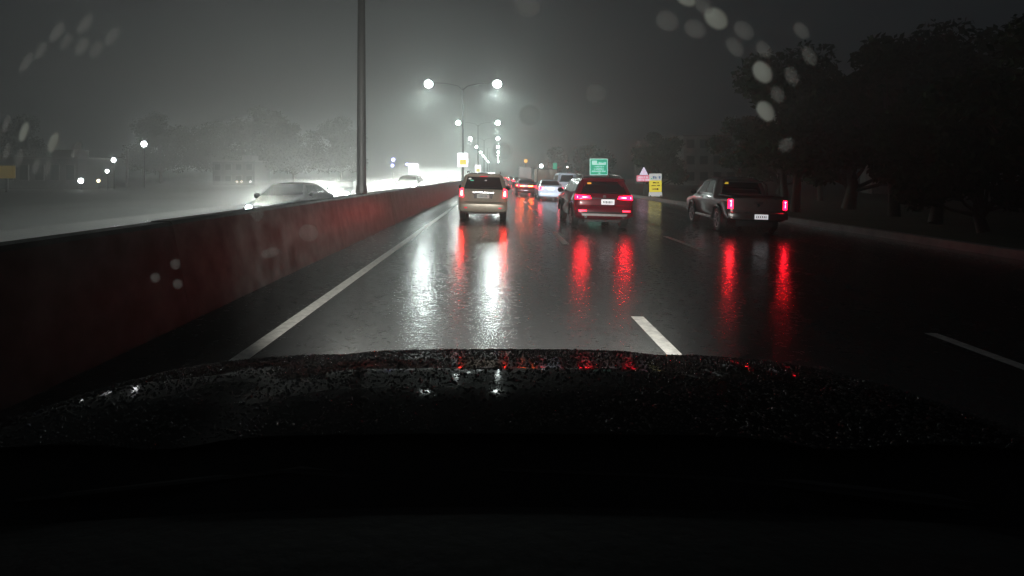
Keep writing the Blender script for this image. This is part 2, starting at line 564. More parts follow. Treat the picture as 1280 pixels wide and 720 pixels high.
class Shape:
    def __init__(self, top, wz, yr, yf, rw, zb):
        self.top, self.wz, self.yr, self.yf, self.rw = top, wz, yr, yf, rw
        p = list(top)
        ra = rw + 0.06
        for yc in (yf, yr):
            a0 = math.asin(min(.95, (zb - rw) / ra)) if zb > rw else -math.asin(min(.95, (rw - zb) / ra))
            for k in range(9):
                a = a0 + (math.pi - 2 * a0) * k / 8
                p.append((yc + ra * math.cos(a), rw + ra * math.sin(a)))
        self.poly = p

    def hw(self, z):
        t = self.wz
        if z <= t[0][0]:
            return t[0][1]
        for (a, x), (b, y) in zip(t, t[1:]):
            if z <= b:
                return x + (y - x) * (z - a) / (b - a)
        return t[-1][1]

    def yat(self, z, front=False):
        best = None
        t = self.top
        for (y0, z0), (y1, z1) in zip(t, t[1:]):
            if min(z0, z1) <= z <= max(z0, z1) and abs(z1 - z0) > 1e-6:
                y = y0 + (y1 - y0) * (z - z0) / (z1 - z0)
                if best is None or (y > best if front else y < best):
                    best = y
        if best is None:
            best = t[-1][0] if front else t[0][0]
        return best

    def body(self, mat, parent):
        P = self.poly
        n = len(P)
        nor = []
        for i in range(n):
            a, b, c = Vector(P[i - 1]), Vector(P[i]), Vector(P[(i + 1) % n])
            n1 = (b - a)
            n2 = (c - b)
            n1 = Vector((-n1.y, n1.x)).normalized() if n1.length else Vector((0, 0))
            n2 = Vector((-n2.y, n2.x)).normalized() if n2.length else Vector((0, 0))
            q = n1 + n2
            nor.append(q.normalized() if q.length > 1e-4 else n1)
        mb = MB()
        vs_, fs = [], []
        for u in COLS:
            e = inset(u)
            for i in range(n):
                y, z = P[i]
                k = e if z > .5 else e * .6
                y2, z2 = y - nor[i].x * k, z - nor[i].y * k
                vs_.append((u * self.hw(z2), y2, z2))
        for c in range(len(COLS) - 1):
            for i in range(n):
                j = (i + 1) % n
                fs.append((c * n + i, c * n + j, (c + 1) * n + j, (c + 1) * n + i))
        fs.append(tuple(range(n)))
        fs.append(tuple(reversed([(len(COLS) - 1) * n + i for i in range(n)])))
        mb.add(vs_, fs)
        o = mb.build('body', mat, parent)
        bm = bmesh.new()
        bm.from_mesh(o.data)
        bmesh.ops.triangulate(bm, faces=[f for f in bm.faces if len(f.verts) > 4])
        bm.to_mesh(o.data)
        bm.free()
        o.data.polygons.foreach_set('use_smooth', [True] * len(o.data.polygons))
        o.data.set_sharp_from_angle(angle=R(38))
        return o

    def patch(self, name, mat, parent, corners, nx=4, nz=3, off=0.006, front=False, thick=0.03, side=0):
        """panel that follows the end (or side) of the body; corners (a,z): bl, br, tr, tl with a = x (end) or y (side)"""
        vs_ = []
        for lay in (off, off - thick):
            for j in range(nz + 1):
                for i in range(nx + 1):
                    s, t = i / nx, j / nz
                    (a0, z0), (a1, z1), (a2, z2), (a3, z3) = corners
                    a = (a0 * (1 - s) + a1 * s) * (1 - t) + (a3 * (1 - s) + a2 * s) * t
                    z = (z0 * (1 - s) + z1 * s) * (1 - t) + (z3 * (1 - s) + z2 * s) * t
                    if side:
                        vs_.append((side * (self.hw(z) + lay), a, z))
                    else:
                        e = inset(min(1, abs(a) / self.hw(z)))
                        y = self.yat(z, front)
                        vs_.append((a, y - e + lay, z) if front else (a, y + e - lay, z))
        m = (nx + 1) * (nz + 1)
        fs = []
        for j in range(nz):
            for i in range(nx):
                q = j * (nx + 1) + i
                fs.append((q, q + 1, q + nx + 2, q + nx + 1))
                fs.append((m + q, m + q + nx + 1, m + q + nx + 2, m + q + 1))
        ring = [i for i in range(nx + 1)] + [j * (nx + 1) + nx for j in range(1, nz + 1)] + [nz * (nx + 1) + i for i in reversed(range(nx))] + [j * (nx + 1) for j in reversed(range(1, nz))]
        for a, b in zip(ring, ring[1:] + ring[:1]):
            fs.append((a, b, b + m, a + m))
        mb = MB()
        mb.add(vs_, fs)
        return mb.build(name, mat, parent, smooth=35)


def wheels(t, sh, halfw, simple=False, n=18):
    for yc in (sh.yr, sh.yf):
        for s in (-1, 1):
            r = sh.rw
            x0 = s * (halfw - .115)
            mb = MB()
            mb.lathe_x([(-.11, r * .7), (-.11, r * .93), (-.08, r), (.08, r), (.11, r * .93), (.11, r * .7)], (x0, yc, r), n)
            wh = mb.build('wheel', M['tyre'], t, smooth=40)
            if not simple:
                mb = MB()
                mb.lathe_x([(s * -.1, r * .3), (s * .075, r * .66), (s * .117, r * .69), (s * .112, r * .62), (s * .085, r * .56), (s * .1, r * .12)], (x0, yc, r), n)
                for k in range(5):
                    a = k * 2 * math.pi / 5
                    c = Vector((x0 + s * .1, yc + math.cos(a) * r * .36, r + math.sin(a) * r * .36))
                    d = Vector((0, math.cos(a), math.sin(a)))
                    mb.tube([c - d * r * .3, c + d * r * .3], [.03, .035], 4)
                mb.build('rim', M['rim'], wh, smooth=40)


def underbody(t, sh, L, hw):
    mb = MB()
    mb.box((0, L / 2, .33), (hw * 1.3, L * .86, .2))
    mb.box((0, sh.yr, sh.rw), (hw * 1.75, .09, .09))
    mb.box((0, sh.yf, sh.rw), (hw * 1.75, .09, .09))
    mb.build('underbody', M['black'], t)


SH = {}
SH['mpv'] = Shape([(.16, .27), (.03, .33), (0, .42), (0, .60), (.05, .655), (.075, .70), (.09, 1.04), (.12, 1.10), (.33, 1.60), (.30, 1.66), (.42, 1.705), (1.4, 1.75), (2.3, 1.73), (2.75, 1.66),
                   (3.5, 1.12), (3.7, 1.06), (4.2, .96), (4.45, .82), (4.55, .6), (4.55, .36), (4.45, .24)], [(.25, .80), (.45, .875), (.9, .885), (1.08, .865), (1.65, .67), (1.75, .6)], .98, 3.7, .33, .25)
SH['suv'] = Shape([(.24, .30), (.08, .36), (.02, .44), (0, .58), (.03, .72), (.09, .78), (.07, 1.02), (.13, 1.12), (.42, 1.56), (.26, 1.60), (.28, 1.645), (.6, 1.69), (1.6, 1.72), (2.5, 1.70), (2.95, 1.63),
                   (3.75, 1.18), (4.0, 1.12), (4.6, 1.02), (4.82, .86), (4.9, .62), (4.88, .38), (4.78, .28)], [(.28, .84), (.5, .93), (.95, .945), (1.12, .915), (1.6, .70), (1.72, .62)], 1.02, 3.88, .37, .29)
SH['sedan'] = Shape([(.16, .25), (.03, .32), (0, .42), (0, .58), (.04, .64), (.05, .94), (.12, 1.01), (.5, 1.04), (1.15, 1.36), (1.5, 1.42), (2.2, 1.45), (2.7, 1.40), (3.4, 1.0), (3.6, .95), (4.2, .84), (4.4, .72),
                     (4.48, .55), (4.48, .34), (4.38, .22)], [(.22, .78), (.45, .85), (.85, .86), (1.0, .83), (1.38, .60), (1.45, .54)], .95, 3.62, .31, .23)
SH['van'] = Shape([(.1, .32), (.01, .38), (0, .5), (.02, .62), (.03, .7), (.06, 1.15), (.10, 1.95), (.2, 2.0), (1.5, 2.05), (3.3, 2.03), (3.6, 1.96), (4.2, 1.22), (4.4, 1.12), (4.66, .92), (4.72, .6),
                   (4.7, .36), (4.6, .28)], [(.3, .82), (.5, .85), (1.15, .855), (1.95, .76), (2.05, .7)], .95, 3.75, .33, .28)
SH['pickup'] = Shape([(.16, .42), (.02, .48), (0, .56), (.02, .68), (.07, .72), (.06, 1.08), (.07, 1.14), (.16, 1.16), (1.52, 1.16), (1.56, 1.2), (1.78, 1.74), (2.0, 1.80), (2.6, 1.82), (3.1, 1.79), (3.4, 1.72),
                      (4.1, 1.22), (4.35, 1.14), (5.0, 1.08), (5.2, .96), (5.28, .7), (5.28, .5), (5.15, .38)], [(.4, .85), (.6, .915), (1.05, .925), (1.18, .90), (1.7, .72), (1.82, .66)], 1.18, 4.28, .38, .38)


def plate(t, sh, x, z, wd, ht, mat, ink=True, front=False, name='number_plate'):
    y = sh.yat(z, front)
    s = 1 if front else -1
    mb = MB()
    mb.box((x, y + s * .012, z), (wd, .014, ht))
    o = mb.build(name, mat, t)
    if ink:
        mb = MB()
        k = x - wd * .36
        while k < x + wd * .36:
            q = random.choice((.02, .026, .03))
            mb.box((k + q / 2, y + s * .021, z - .004), (q, .004, ht * .5))
            k += q + .02
        mb.build('lettering', M['plate_ink'], o)
    return o


def mirrors(t, y, z, x):
    for s in (-1, 1):
        mb = MB()
        mb.tube([(s * (x - .05), y, z - .03), (s * (x + .06), y - .02, z)], .025, 6)
        mb.tube([(s * (x + .06), y - .04, z + .01), (s * (x + .1), y + .05, z + .01), (s * (x + .1), y + .12, z + .01)], [.09, .1, .05], 8)
        mb.build('mirror', M['black'], t, smooth=50)


def hot(t, parent, sh, corners, mat, **k):
    return sh.patch('bulb', mat, parent, corners, 2, 2, .012, **k)


# --- champagne people carrier ahead in the own lane
def make_mpv():
    sh = SH['mpv']
    t = thing('people_carrier', 'champagne people carrier straight ahead beside the barrier, tail lamps lit', 'car')
    sh.body(M['champagne'], t)
    underbody(t, sh, 4.5, .86)
    wheels(t, sh, .87)
    rw = sh.patch('rear_window', M['glass'], t, [(-.70, 1.13), (.70, 1.13), (.575, 1.57), (-.575, 1.57)], 8, 4)
    for x, z, m, wd, ht in ((-.5, 1.5, 'white_tag', .1, .05), (-.42, 1.44, 'green_sign', .12, .03), (.08, 1.44, 'white_tag', .07, .05)):
        y = sh.yat(z)
        mb = MB()
        mb.box((x, y - .002, z), (wd, .012, ht))
        mb.build('window_sticker', M[m], rw)
    mb = MB()
    mb.tube([(.0, sh.yat(1.14) - .02, 1.14), (.28, sh.yat(1.2) - .02, 1.2)], .012, 6)
    mb.tube([(-.08, sh.yat(1.19) - .02, 1.19), (.5, sh.yat(1.2) - .02, 1.2)], .009, 6)
    mb.build('rear_wiper', M['black'], t)
    for s in (-1, 1):
        tl = sh.patch('tail_lamp', M['tail_low'], t, [(s * .70, .84), (s * .855, .86), (s * .845, 1.13), (s * .73, 1.16)], 3, 4, .01)
        hot(t, tl, sh, [(s * .735, .90), (s * .81, .90), (s * .80, 1.06), (s * .75, 1.06)], M['tail_low_hot'])
        sh.patch('bumper_reflector', M['reflector'], t, [(s * .56, .44), (s * .74, .44), (s * .74, .485), (s * .56, .485)], 2, 1, .008)
        for a, b in ((1.05, 1.85), (1.9, 2.55)):
            sh.patch('side_window', M['glass'], t, [(a, 1.13), (b, 1.13), (b - .02, 1.5), (a + .1, 1.5)], 2, 3, .005, side=s)
        sh.patch('side_window', M['glass'], t, [(.42, 1.16), (1.0, 1.13), (1.08, 1.5), (.52, 1.5)], 2, 3, .005, side=s)
        mb = MB()
        mb.tube([(s * .6, .5, 1.70), (s * .6, .6, 1.755), (s * .62, 2.2, 1.78), (s * .62, 2.35, 1.73)], .016, 6)
        mb.build('roof_rail', M['black'], t)
    sh.patch('plate_recess', M['black'], t, [(-.32, .80), (.32, .80), (.37, .99), (-.37, .99)], 2, 1, .004)
    plate(t, sh, 0, .885, .44, .15, M['plate_dim'])
    g = sh.patch('tailgate_trim', M['chrome'], t, [(-.38, 1.0), (.38, 1.0), (.38, 1.03), (-.38, 1.03)], 4, 1, .016)
    mb = MB()
    mb.tube([(0, sh.yat(1.07) - .02, 1.02), (0, sh.yat(1.07) - .02, 1.10)], .03, 8)
    mb.build('badge', M['chrome'], t)
    sh.patch('bumper_seam', M['black'], t, [(-.84, .66), (.84, .66), (.84, .675), (-.84, .675)], 8, 1, .004)
    mb = MB()
    mb.tube([(.55, .0, .27), (.55, .4, .3)], .035, 8)
    mb.build('exhaust', M['silver'], t)
    sh.patch('spoiler', M['champagne'], t, [(-.58, 1.61), (.58, 1.61), (.55, 1.665), (-.55, 1.665)], 6, 1, .07, thick=.12)
    sh.patch('stop_lamp', M['reflector'], t, [(-.14, 1.575), (.14, 1.575), (.14, 1.6), (-.14, 1.6)], 2, 1, .012)
    sh.patch('windscreen', M['glass'], t, [(-.72, 1.16), (.72, 1.16), (.58, 1.62), (-.58, 1.62)], 6, 3, .005, front=True)
    mirrors(t, 3.05, 1.12, .87)
    return t


mpv = make_mpv()
mpv.location = (-.57, 20.0, gz(-.57))
mpv.rotation_euler = (0, FALL, R(0.5))


# --- red SUV
def make_suv(paint, label, rear=True):
    sh = SH['suv']
    t = thing('sport_utility_car', label, 'car')
    sh.body(paint, t)
    underbody(t, sh, 4.8, .9)
    wheels(t, sh, .93)
    rw = sh.patch('rear_window', M['glass'], t, [(-.74, 1.15), (.74, 1.15), (.60, 1.53), (-.60, 1.53)], 8, 4)
    sh.patch('spoiler', paint, t, [(-.66, 1.575), (.66, 1.575), (.63, 1.64), (-.63, 1.64)], 6, 1, .05, thick=.12)
    for s in (-1, 1):
        for a, b, c in ((1.1, 1.95, .12), (2.0, 2.85, 0)):
            sh.patch('side_window', M['glass'], t, [(a, 1.16), (b, 1.16), (b - .03, 1.52), (a + c, 1.52)], 2, 3, .005, side=s)
        sh.patch('side_window', M['glass'], t, [(.5, 1.2), (1.05, 1.16), (1.14, 1.5), (.7, 1.5)], 2, 3, .005, side=s)
        mb = MB()
        mb.tube([(s * .63, .6, 1.66), (s * .63, .7, 1.74), (s * .64, 2.2, 1.76), (s * .64, 2.35, 1.70)], .017, 6)
        mb.build('roof_rail', M['silver'], t)
        # wheel arch cladding
        for yc in (sh.yr, sh.yf):
            mb = MB()
            arc = [(s * (.945), yc + (.445) * math.cos(a), sh.rw + .445 * math.sin(a)) for a in [math.pi * k / 10 for k in range(11)]]
            mb.tube(arc, .035, 6)
            mb.build('arch_trim', M['black'], t, smooth=50)
    mirrors(t, 3.3, 1.16, .93)
    if rear:
        mb = MB()
        mb.box((-.45, sh.yat(1.47) - .004, 1.46), (.13, .014, .07))
        mb.build('window_sticker', M['orange_tag'], rw)
        for s in (-1, 1):
            tl = sh.patch('tail_lamp', M['tail'], t, [(s * .43, .985), (s * .925, .955), (s * .91, 1.10), (s * .47, 1.075)], 6, 3, .014)
            hot(t, tl, sh, [(s * .50, 1.005), (s * .86, .985), (s * .86, 1.06), (s * .52, 1.055)], M['tail_hot'])
            sh.patch('bumper_reflector', M['tail_low'], t, [(s * .58, .585), (s * .82, .585), (s * .82, .625), (s * .58, .625)], 2, 1, .01)  # reflector set glowing by itself with lamp emission
            mb = MB()
            mb.tube([(s * .6, -.01, .40), (s * .6, .25, .40)], .045, 10)
            mb.build('exhaust', M['chrome'], t, smooth=40)
        sh.patch('tailgate_trim', M['chrome'], t, [(-.43, .985), (.43, .985), (.43, 1.015), (-.43, 1.015)], 6, 1, .016)
        mb = MB()
        mb.tube([(0, sh.yat(1.06) - .022, 1.055), (0, sh.yat(1.06) + .01, 1.055)], .055, 12)
        mb.build('badge', M['chrome'], t, smooth=40)
        plate(t, sh, .11, .885, .42, .165, M['plate'])
        sh.patch('skid_plate', M['silver'], t, [(-.70, .44), (.70, .44), (.74, .51), (-.74, .51)], 8, 1, .014)
        sh.patch('lower_bumper', M['black'], t, [(-.84, .52), (.84, .52), (.87, .57), (-.87, .57)], 8, 1, .006)
        sh.patch('tailgate_seam', M['black'], t, [(-.72, .76), (.72, .76), (.72, .772), (-.72, .772)], 8, 1, .004)
        mb = MB()
        mb.tube([(.0, sh.yat(1.16) - .02, 1.16), (.4, sh.yat(1.2) - .02, 1.2)], .011, 6)
        mb.build('rear_wiper', M['black'], t)
    sh.patch('windscreen', M['glass'], t, [(-.78, 1.2), (.78, 1.2), (.62, 1.6), (-.62, 1.6)], 6, 3, .005, front=True)
    return t


suv = make_suv(M['redpaint'], 'red sport utility car with white number plate and bright red brake lamps')
suv.location = (3.36, 17.8, gz(3.36))
suv.rotation_euler = (0, FALL, R(0.6))
for q in (-1, 1):
    hl = SH['suv'].patch('headlamp', M['dimlamp'], suv, [(q * .5, .76), (q * .9, .78), (q * .88, .92), (q * .52, .9)], 4, 2, .012, front=True)
spot('headlamp_beam', (0, 5.1, .84), (0, 40, .9), 14000, 46, .8, (.85, .93, 1), suv, .4)


# --- grey pickup on the outer lane
def make_pickup():
    sh = SH['pickup']
    t = thing('pickup_truck', 'dark grey pickup truck in the outer lane, yellow sticker on rear window', 'pickup')
    sh.body(M['greypaint'], t)
    underbody(t, sh, 5.1, .88)
    wheels(t, sh, .93)
    # flat dark sheet laid over the solid cargo bed
    mb = MB()
    mb.box((0, .82, 1.165), (1.5, 1.3, .012))
    mb.build('bed_cover', M['black'], t)
    mb = MB()
    for s in (-1, 1):
        mb.tube([(s * .78, .15, 1.18), (s * .78, 1.45, 1.19)], .035, 8)
    mb.tube([(-.76, 1.36, 1.17), (-.70, 1.34, 1.55), (-.6, 1.38, 1.66), (.6, 1.38, 1.66), (.70, 1.34, 1.55), (.76, 1.36, 1.17)], .035, 8)
    mb.build('roll_bar', M['darksteel'], t, smooth=50)
    # rear cab window: vertical patch on the back of the cab
    mb = MB()
    f = lambda z: 1.56 + (z - 1.2) / .54 * .22 - .012
    mb.add([(-.66, f(1.25), 1.25), (.66, f(1.25), 1.25), (.56, f(1.66), 1.66), (-.56, f(1.66), 1.66),
            (-.66, f(1.25) + .03, 1.25), (.66, f(1.25) + .03, 1.25), (.56, f(1.66) + .03, 1.66), (-.56, f(1.66) + .03, 1.66)],
           [(0, 1, 2, 3), (7, 6, 5, 4), (0, 4, 5, 1), (1, 5, 6, 2), (2, 6, 7, 3), (3, 7, 4, 0)])
    rw = mb.build('rear_window', M['glass'], t)
    mb = MB()
    mb.box((-.47, f(1.6) - .01, 1.58), (.13, .012, .085))
    mb.build('window_sticker', M['yellow_tag'], rw)
    for s in (-1, 1):
        tl = sh.patch('tail_lamp', M['tail'], t, [(s * .76, .80), (s * .90, .80), (s * .89, 1.09), (s * .76, 1.09)], 3, 4, .014)
        hot(t, tl, sh, [(s * .785, .88), (s * .85, .86), (s * .85, 1.05), (s * .785, 1.05)], M['tail_hot'])
        for a, b, c in ((1.95, 2.6, .1), (2.66, 3.5, 0)):
            sh.patch('side_window', M['glass'], t, [(a, 1.24), (b, 1.24), (b - (.25 if not c else .02), 1.64), (a + c, 1.64)], 2, 3, .005, side=s)
            mb = MB()
            mb.tube([(s * .93, a + .04, 1.08), (s * .945, a + .1, 1.09), (s * .945, a + .2, 1.09), (s * .93, a + .25, 1.08)], .014, 6)
            mb.build('door_handle', M['chrome'], t)
        sh.patch('window_trim', M['chrome'], t, [(1.86, 1.205), (3.6, 1.205), (3.6, 1.225), (1.86, 1.225)], 4, 1, .006, side=s)
        mb = MB()
        mb.tube([(s * .9, 2.0, .42), (s * .95, 2.05, .43), (s * .95, 3.55, .43), (s * .9, 3.6, .42)], .045, 8)
        mb.build('side_step', M['silver'], t, smooth=50)
        for yc in (sh.yr, sh.yf):
            mb = MB()
            arc = [(s * .93, yc + .46 * math.cos(a), sh.rw + .46 * math.sin(a)) for a in [math.pi * k / 10 for k in range(11)]]
            mb.tube(arc, .04, 6)
            mb.build('arch_trim', M['black'], t, smooth=50)
    sh.patch('tailgate_seam', M['black'], t, [(-.73, .735), (.73, .735), (.73, .75), (-.73, .75)], 6, 1, .004)
    sh.patch('tailgate_spoiler', M['greypaint'], t, [(-.73, 1.09), (.73, 1.09), (.73, 1.135), (-.73, 1.135)], 6, 1, .035, thick=.06)
    sh.patch('tailgate_handle', M['black'], t, [(-.14, .96), (.14, .96), (.14, 1.04), (-.14, 1.04)], 2, 1, .008)
    mb = MB()
    mb.tube([(0, sh.yat(.93) - .022, .93), (0, sh.yat(.93) + .01, .93)], .05, 12)
    mb.build('badge', M['chrome'], t, smooth=40)
    sh.patch('bumper', M['darkpaint'], t, [(-.9, .50), (.9, .50), (.9, .685), (-.9, .685)], 8, 2, .05, thick=.1)
    mb = MB()
    mb.box((.05, -.062, .575), (.40, .016, .15))
    p = mb.build('number_plate', M['plate'], t)
    mb = MB()
    for k in range(6):
        mb.box((-.09 + .055 * k, -.072, .572), (.025, .004, .075))
    mb.build('lettering', M['plate_ink'], p)
    sh.patch('windscreen', M['glass'], t, [(-.78, 1.25), (.78, 1.25), (.62, 1.7), (-.62, 1.7)], 6, 3, .005, front=True)
    mirrors(t, 3.75, 1.22, .93)
    return t


pk = make_pickup()
pk.location = (8.08, 17.4, gz(8.08))
pk.rotation_euler = (0, FALL, R(-4.5))


# --- saloons
def make_sedan(paint, label, rear_mats=None, head=None, group=None, plate_mat='plate', detail=True, name='saloon_car'):
    sh = SH['sedan']
    t = thing(name, label, 'car', group=group)
    sh.body(paint, t)
    underbody(t, sh, 4.4, .82)
    wheels(t, sh, .85, simple=not detail, n=14)
    sh.patch('rear_window', M['glass'], t, [(-.66, 1.07), (.66, 1.07), (.53, 1.345), (-.53, 1.345)], 6, 3)
    sh.patch('windscreen', M['glass'], t, [(-.72, 1.03), (.72, 1.03), (.54, 1.385), (-.54, 1.385)], 6, 3, .005, front=True)
    for s in (-1, 1):
        if detail:
            for a, b, c, d in ((1.25, 2.0, .12, .0), (2.06, 2.95, 0, .3)):
                sh.patch('side_window', M['glass'], t, [(a, 1.05), (b, 1.05), (b - d, 1.33), (a + c, 1.33)], 2, 3, .005, side=s)
        if rear_mats:
            tl = sh.patch('tail_lamp', M[rear_mats[0]], t, [(s * .52, .78), (s * .84, .76), (s * .83, .93), (s * .54, .92)], 4, 2, .014)
            hot(t, tl, sh, [(s * .58, .81), (s * .79, .80), (s * .79, .89), (s * .6, .89)], M[rear_mats[1]])
        if head:
            hl = sh.patch('headlamp', M['chrome'], t, [(s * .45, .60), (s * .80, .62), (s * .80, .78), (s * .50, .74)], 4, 2, .01, front=True)
            mb = MB()
            c = (s * .62, sh.yat(.68, True) - .03, .68)
            vs_ = [(c[0] + .10 * math.cos(q), c[1] + .02 * 0, c[2] + .07 * math.sin(q)) for q in [k * math.pi / 6 for k in range(12)]]
            vs_ += [(c[0] + .07 * math.cos(q), c[1] + .06, c[2] + .05 * math.sin(q)) for q in [k * math.pi / 6 for k in range(12)]]
            mb.add(vs_, [tuple(range(12)), tuple(reversed(range(12, 24)))] + [(i, i + 12, (i + 1) % 12 + 12, (i + 1) % 12) for i in range(12)])
            mb.build('lamp', M[head], hl)
    if head:
        spot('headlamp_beam', (0, sh.yat(.68, True) + .12, .70), (0, 60, -.6), HEAD_W * 2, 110, .7, (1, .98, .92), t, .3)
        sh.patch('grille', M['black'], t, [(-.38, .5), (.38, .5), (.42, .66), (-.42, .66)], 4, 1, .006, front=True)
    if detail or rear_mats:
        plate(t, sh, 0, .82 if rear_mats else .45, .42, .15, M[plate_mat], detail, front=not rear_mats)
    mirrors(t, 3.0, 1.02, .86)
    return t


# lit-up white saloon ahead of the red car
wcar = make_sedan(M['whitepaint'], 'white saloon car ahead of the red car, its boot lit blue-white', ('tail', 'tail_hot'))
wcar.location = (3.55, 38.0, gz(3.6))
wcar.rotation_euler = (0, FALL, 0)
rcar = make_sedan(M['redpaint'], 'saloon car with glaring yellow-red brake lamps between the carrier and white saloon', ('tail', 'tail_yellow'))
rcar.location = (2.3, 46.0, gz(2.3))
rcar.rotation_euler = (0, FALL, 0)
sh = SH['sedan']
sh.patch('light_bar', M['tail_yellow'], rcar, [(-.5, .80), (.5, .80), (.5, .84), (-.5, .84)], 4, 1, .016)

far_spots = [(3.0, 66, 'dark saloon car next in the queue beyond the glaring brake lamps', 'darkpaint'),
             (2.9, 82, 'second dark saloon car in the far brake lamp queue', 'darkpaint'),
             (3.1, 99, 'third dark saloon car in the far brake lamp queue', 'darkpaint'),
             (2.8, 117, 'fourth dark saloon car in the far brake lamp queue', 'darkpaint'),
             (3.0, 138, 'fifth dark saloon car in the far brake lamp queue', 'darkpaint'),
             (3.0, 165, 'sixth dark saloon car in the far brake lamp queue', 'darkpaint'),
             (2.9, 200, 'farthest saloon car of the brake lamp queue', 'darkpaint'),
             (6.3, 84, 'small saloon car with red lamps beyond the brown truck', 'darkpaint'),
             (-.4, 52, 'saloon car hidden ahead of the champagne people carrier', 'darkpaint')]
fcar = None
for (x, y, lab, p) in far_spots:
    if fcar is None:
        fcar = make_sedan(M['darkpaint'], lab, ('tail', 'tail_hot'), group='far queue of saloon cars', detail=False)
        fcar.location = (x, y, gz(x))
        fcar.rotation_euler = (0, FALL, 0)
    else:
        dup(fcar, (x, y, gz(x)), label=lab)

# white van between the white saloon and the red car
sh = SH['van']
t = thing('passenger_van', 'white van with wide dark rear window beside the white saloon', 'van', (6.0, 49, gz(6)), roll=FALL)
sh.body(M['whitepaint'], t)
underbody(t, sh, 4.6, .82)
wheels(t, sh, .84, n=14)
sh.patch('rear_window', M['glass'], t, [(-.70, 1.22), (.70, 1.22), (.64, 1.82), (-.64, 1.82)], 4, 3)
for s in (-1, 1):
    tl = sh.patch('tail_lamp', M['tail_low'], t, [(s * .72, .85), (s * .83, .85), (s * .82, 1.2), (s * .73, 1.2)], 2, 3, .012)
    hot(t, tl, sh, [(s * .74, .9), (s * .80, .9), (s * .80, 1.1), (s * .74, 1.1)], M['tail_low_hot'])
    sh.patch('side_window', M['glass'], t, [(.4, 1.2), (3.2, 1.2), (3.2, 1.8), (.4, 1.8)], 6, 3, .005, side=s)
plate(t, sh, 0, .82, .42, .15, M['plate'])
sh.patch('bumper', M['black'], t, [(-.82, .42), (.82, .42), (.82, .6), (-.82, .6)], 6, 1, .03)
mirrors(t, 3.7, 1.3, .86)


# trucks
def make_truck(label, box_mat, bw, bh, bl, name='box_truck', lamp=('tail', 'tail_hot')):
    t = thing(name, label, 'truck')
    mb = MB()
    mb.box((0, bl / 2, .95 + bh / 2), (bw, bl, bh))
    bx = mb.build('cargo_box', box_mat, t, bevel=.02)
    mb = MB()
    for s in (-1, 1):
        mb.box((s * (bw / 2 - .04), -.012, .95 + bh / 2), (.07, .03, bh))
    mb.box((0, -.012, .95 + bh - .04), (bw - .16, .03, .07))
    mb.box((0, -.012, .95 + .04), (bw - .16, .03, .07))
    mb.build('door_frame', M['darksteel'], bx)
    for s in (-1, 1):
        mb = MB()
        mb.box((s * bw * .235, -.008, .95 + bh / 2), (bw * .44, .02, bh - .18))
        d = mb.build('rear_door', box_mat, bx)
        mb = MB()
        mb.tube([(s * .12, -.04, 1.05), (s * .12, -.04, .95 + bh - .1)], .02, 6)
        mb.build('lock_rod', M['steel'], d)
    mb = MB()
    mb.box((0, bl / 2 + .6, .78), (.9, bl + 1.2, .2))
    mb.box((0, .05, .6), (bw * .9, .1, .14))
    mb.build('chassis', M['black'], t)
    mb = MB()
    mb.add([(x, y, z) for x in (-bw / 2 * .92, bw / 2 * .92) for y, z in ((bl + .15, .55), (bl + .15, 2.3), (bl + .9, 2.35), (bl + 1.55, 1.5), (bl + 1.7, .55))],
           [(0, 1, 2, 3, 4), (9, 8, 7, 6, 5), (0, 5, 6, 1), (1, 6, 7, 2), (2, 7, 8, 3), (3, 8, 9, 4), (4, 9, 5, 0)])
    mb.build('cab', M['whitepaint'], t, bevel=.05)
    for yc in (1.1, bl + .9):
        for s in (-1, 1):
            mb = MB()
            mb.lathe_x([(-.14, .3), (-.14, .43), (-.1, .46), (.1, .46), (.14, .43), (.14, .3)], (s * (bw / 2 - .2), yc, .46), 14)
            mb.build('wheel', M['tyre'], t, smooth=40)
    for s in (-1, 1):
        mb = MB()
        mb.box((s * (bw / 2 - .25), -.03, .78), (.36, .06, .13))
        tl = mb.build('tail_lamp', M[lamp[0]], t)
        mb = MB()
        mb.box((s * (bw / 2 - .25), -.065, .78), (.2, .02, .08))
        mb.build('bulb', M[lamp[1]], tl)
    return t


tk = make_truck('brown box truck just beyond the white saloon car', M['truckbox'], 2.25, 1.5, 4.2)
tk.location = (5.15, 59.5, gz(5.15))
tk.rotation_euler = (0, FALL, 0)
tk2 = make_truck('tall pale box truck far down the queue', M['pinkbox'], 2.4, 2.45, 6.0)
tk2.location = (5.15, 108, gz(5.15))
tk2.rotation_euler = (0, FALL, 0)

# ------------------------------------------------------------------ oncoming traffic (front towards the camera)
onc = make_sedan(M['silhouette_dark'], 'dark saloon car passing just behind the median barrier', None, head='head', plate_mat='plate_dim', group=None)
onc.location = (-7.3, 22.2, gz(-7.3))
onc.rotation_euler = (0, FALL, PI)


def make_onc_suv(label):
    t = make_suv(M['darkpaint'], label, rear=False)
    sh = SH['suv']
    for s in (-1, 1):
        hl = sh.patch('headlamp', M['chrome'], t, [(s * .5, .76), (s * .9, .78), (s * .88, .92), (s * .52, .9)], 4, 2, .01, front=True)
        sh.patch('lamp', M['head_warm'], hl, [(s * .6, .79), (s * .82, .80), (s * .80, .90), (s * .62, .89)], 2, 2, .02, front=True)
    spot('headlamp_beam', (0, sh.yat(.85, True) + .14, .86), (0, 60, -.6), HEAD_W * 2, 110, .7, (1, .98, .92), t, .3)
    sh.patch('grille', M['black'], t, [(-.46, .6), (.46, .6), (.48, .88), (-.48, .88)], 4, 1, .008, front=True)
    plate(t, sh, 0, .52, .42, .15, M['plate_dim'], True, front=True)
    return t


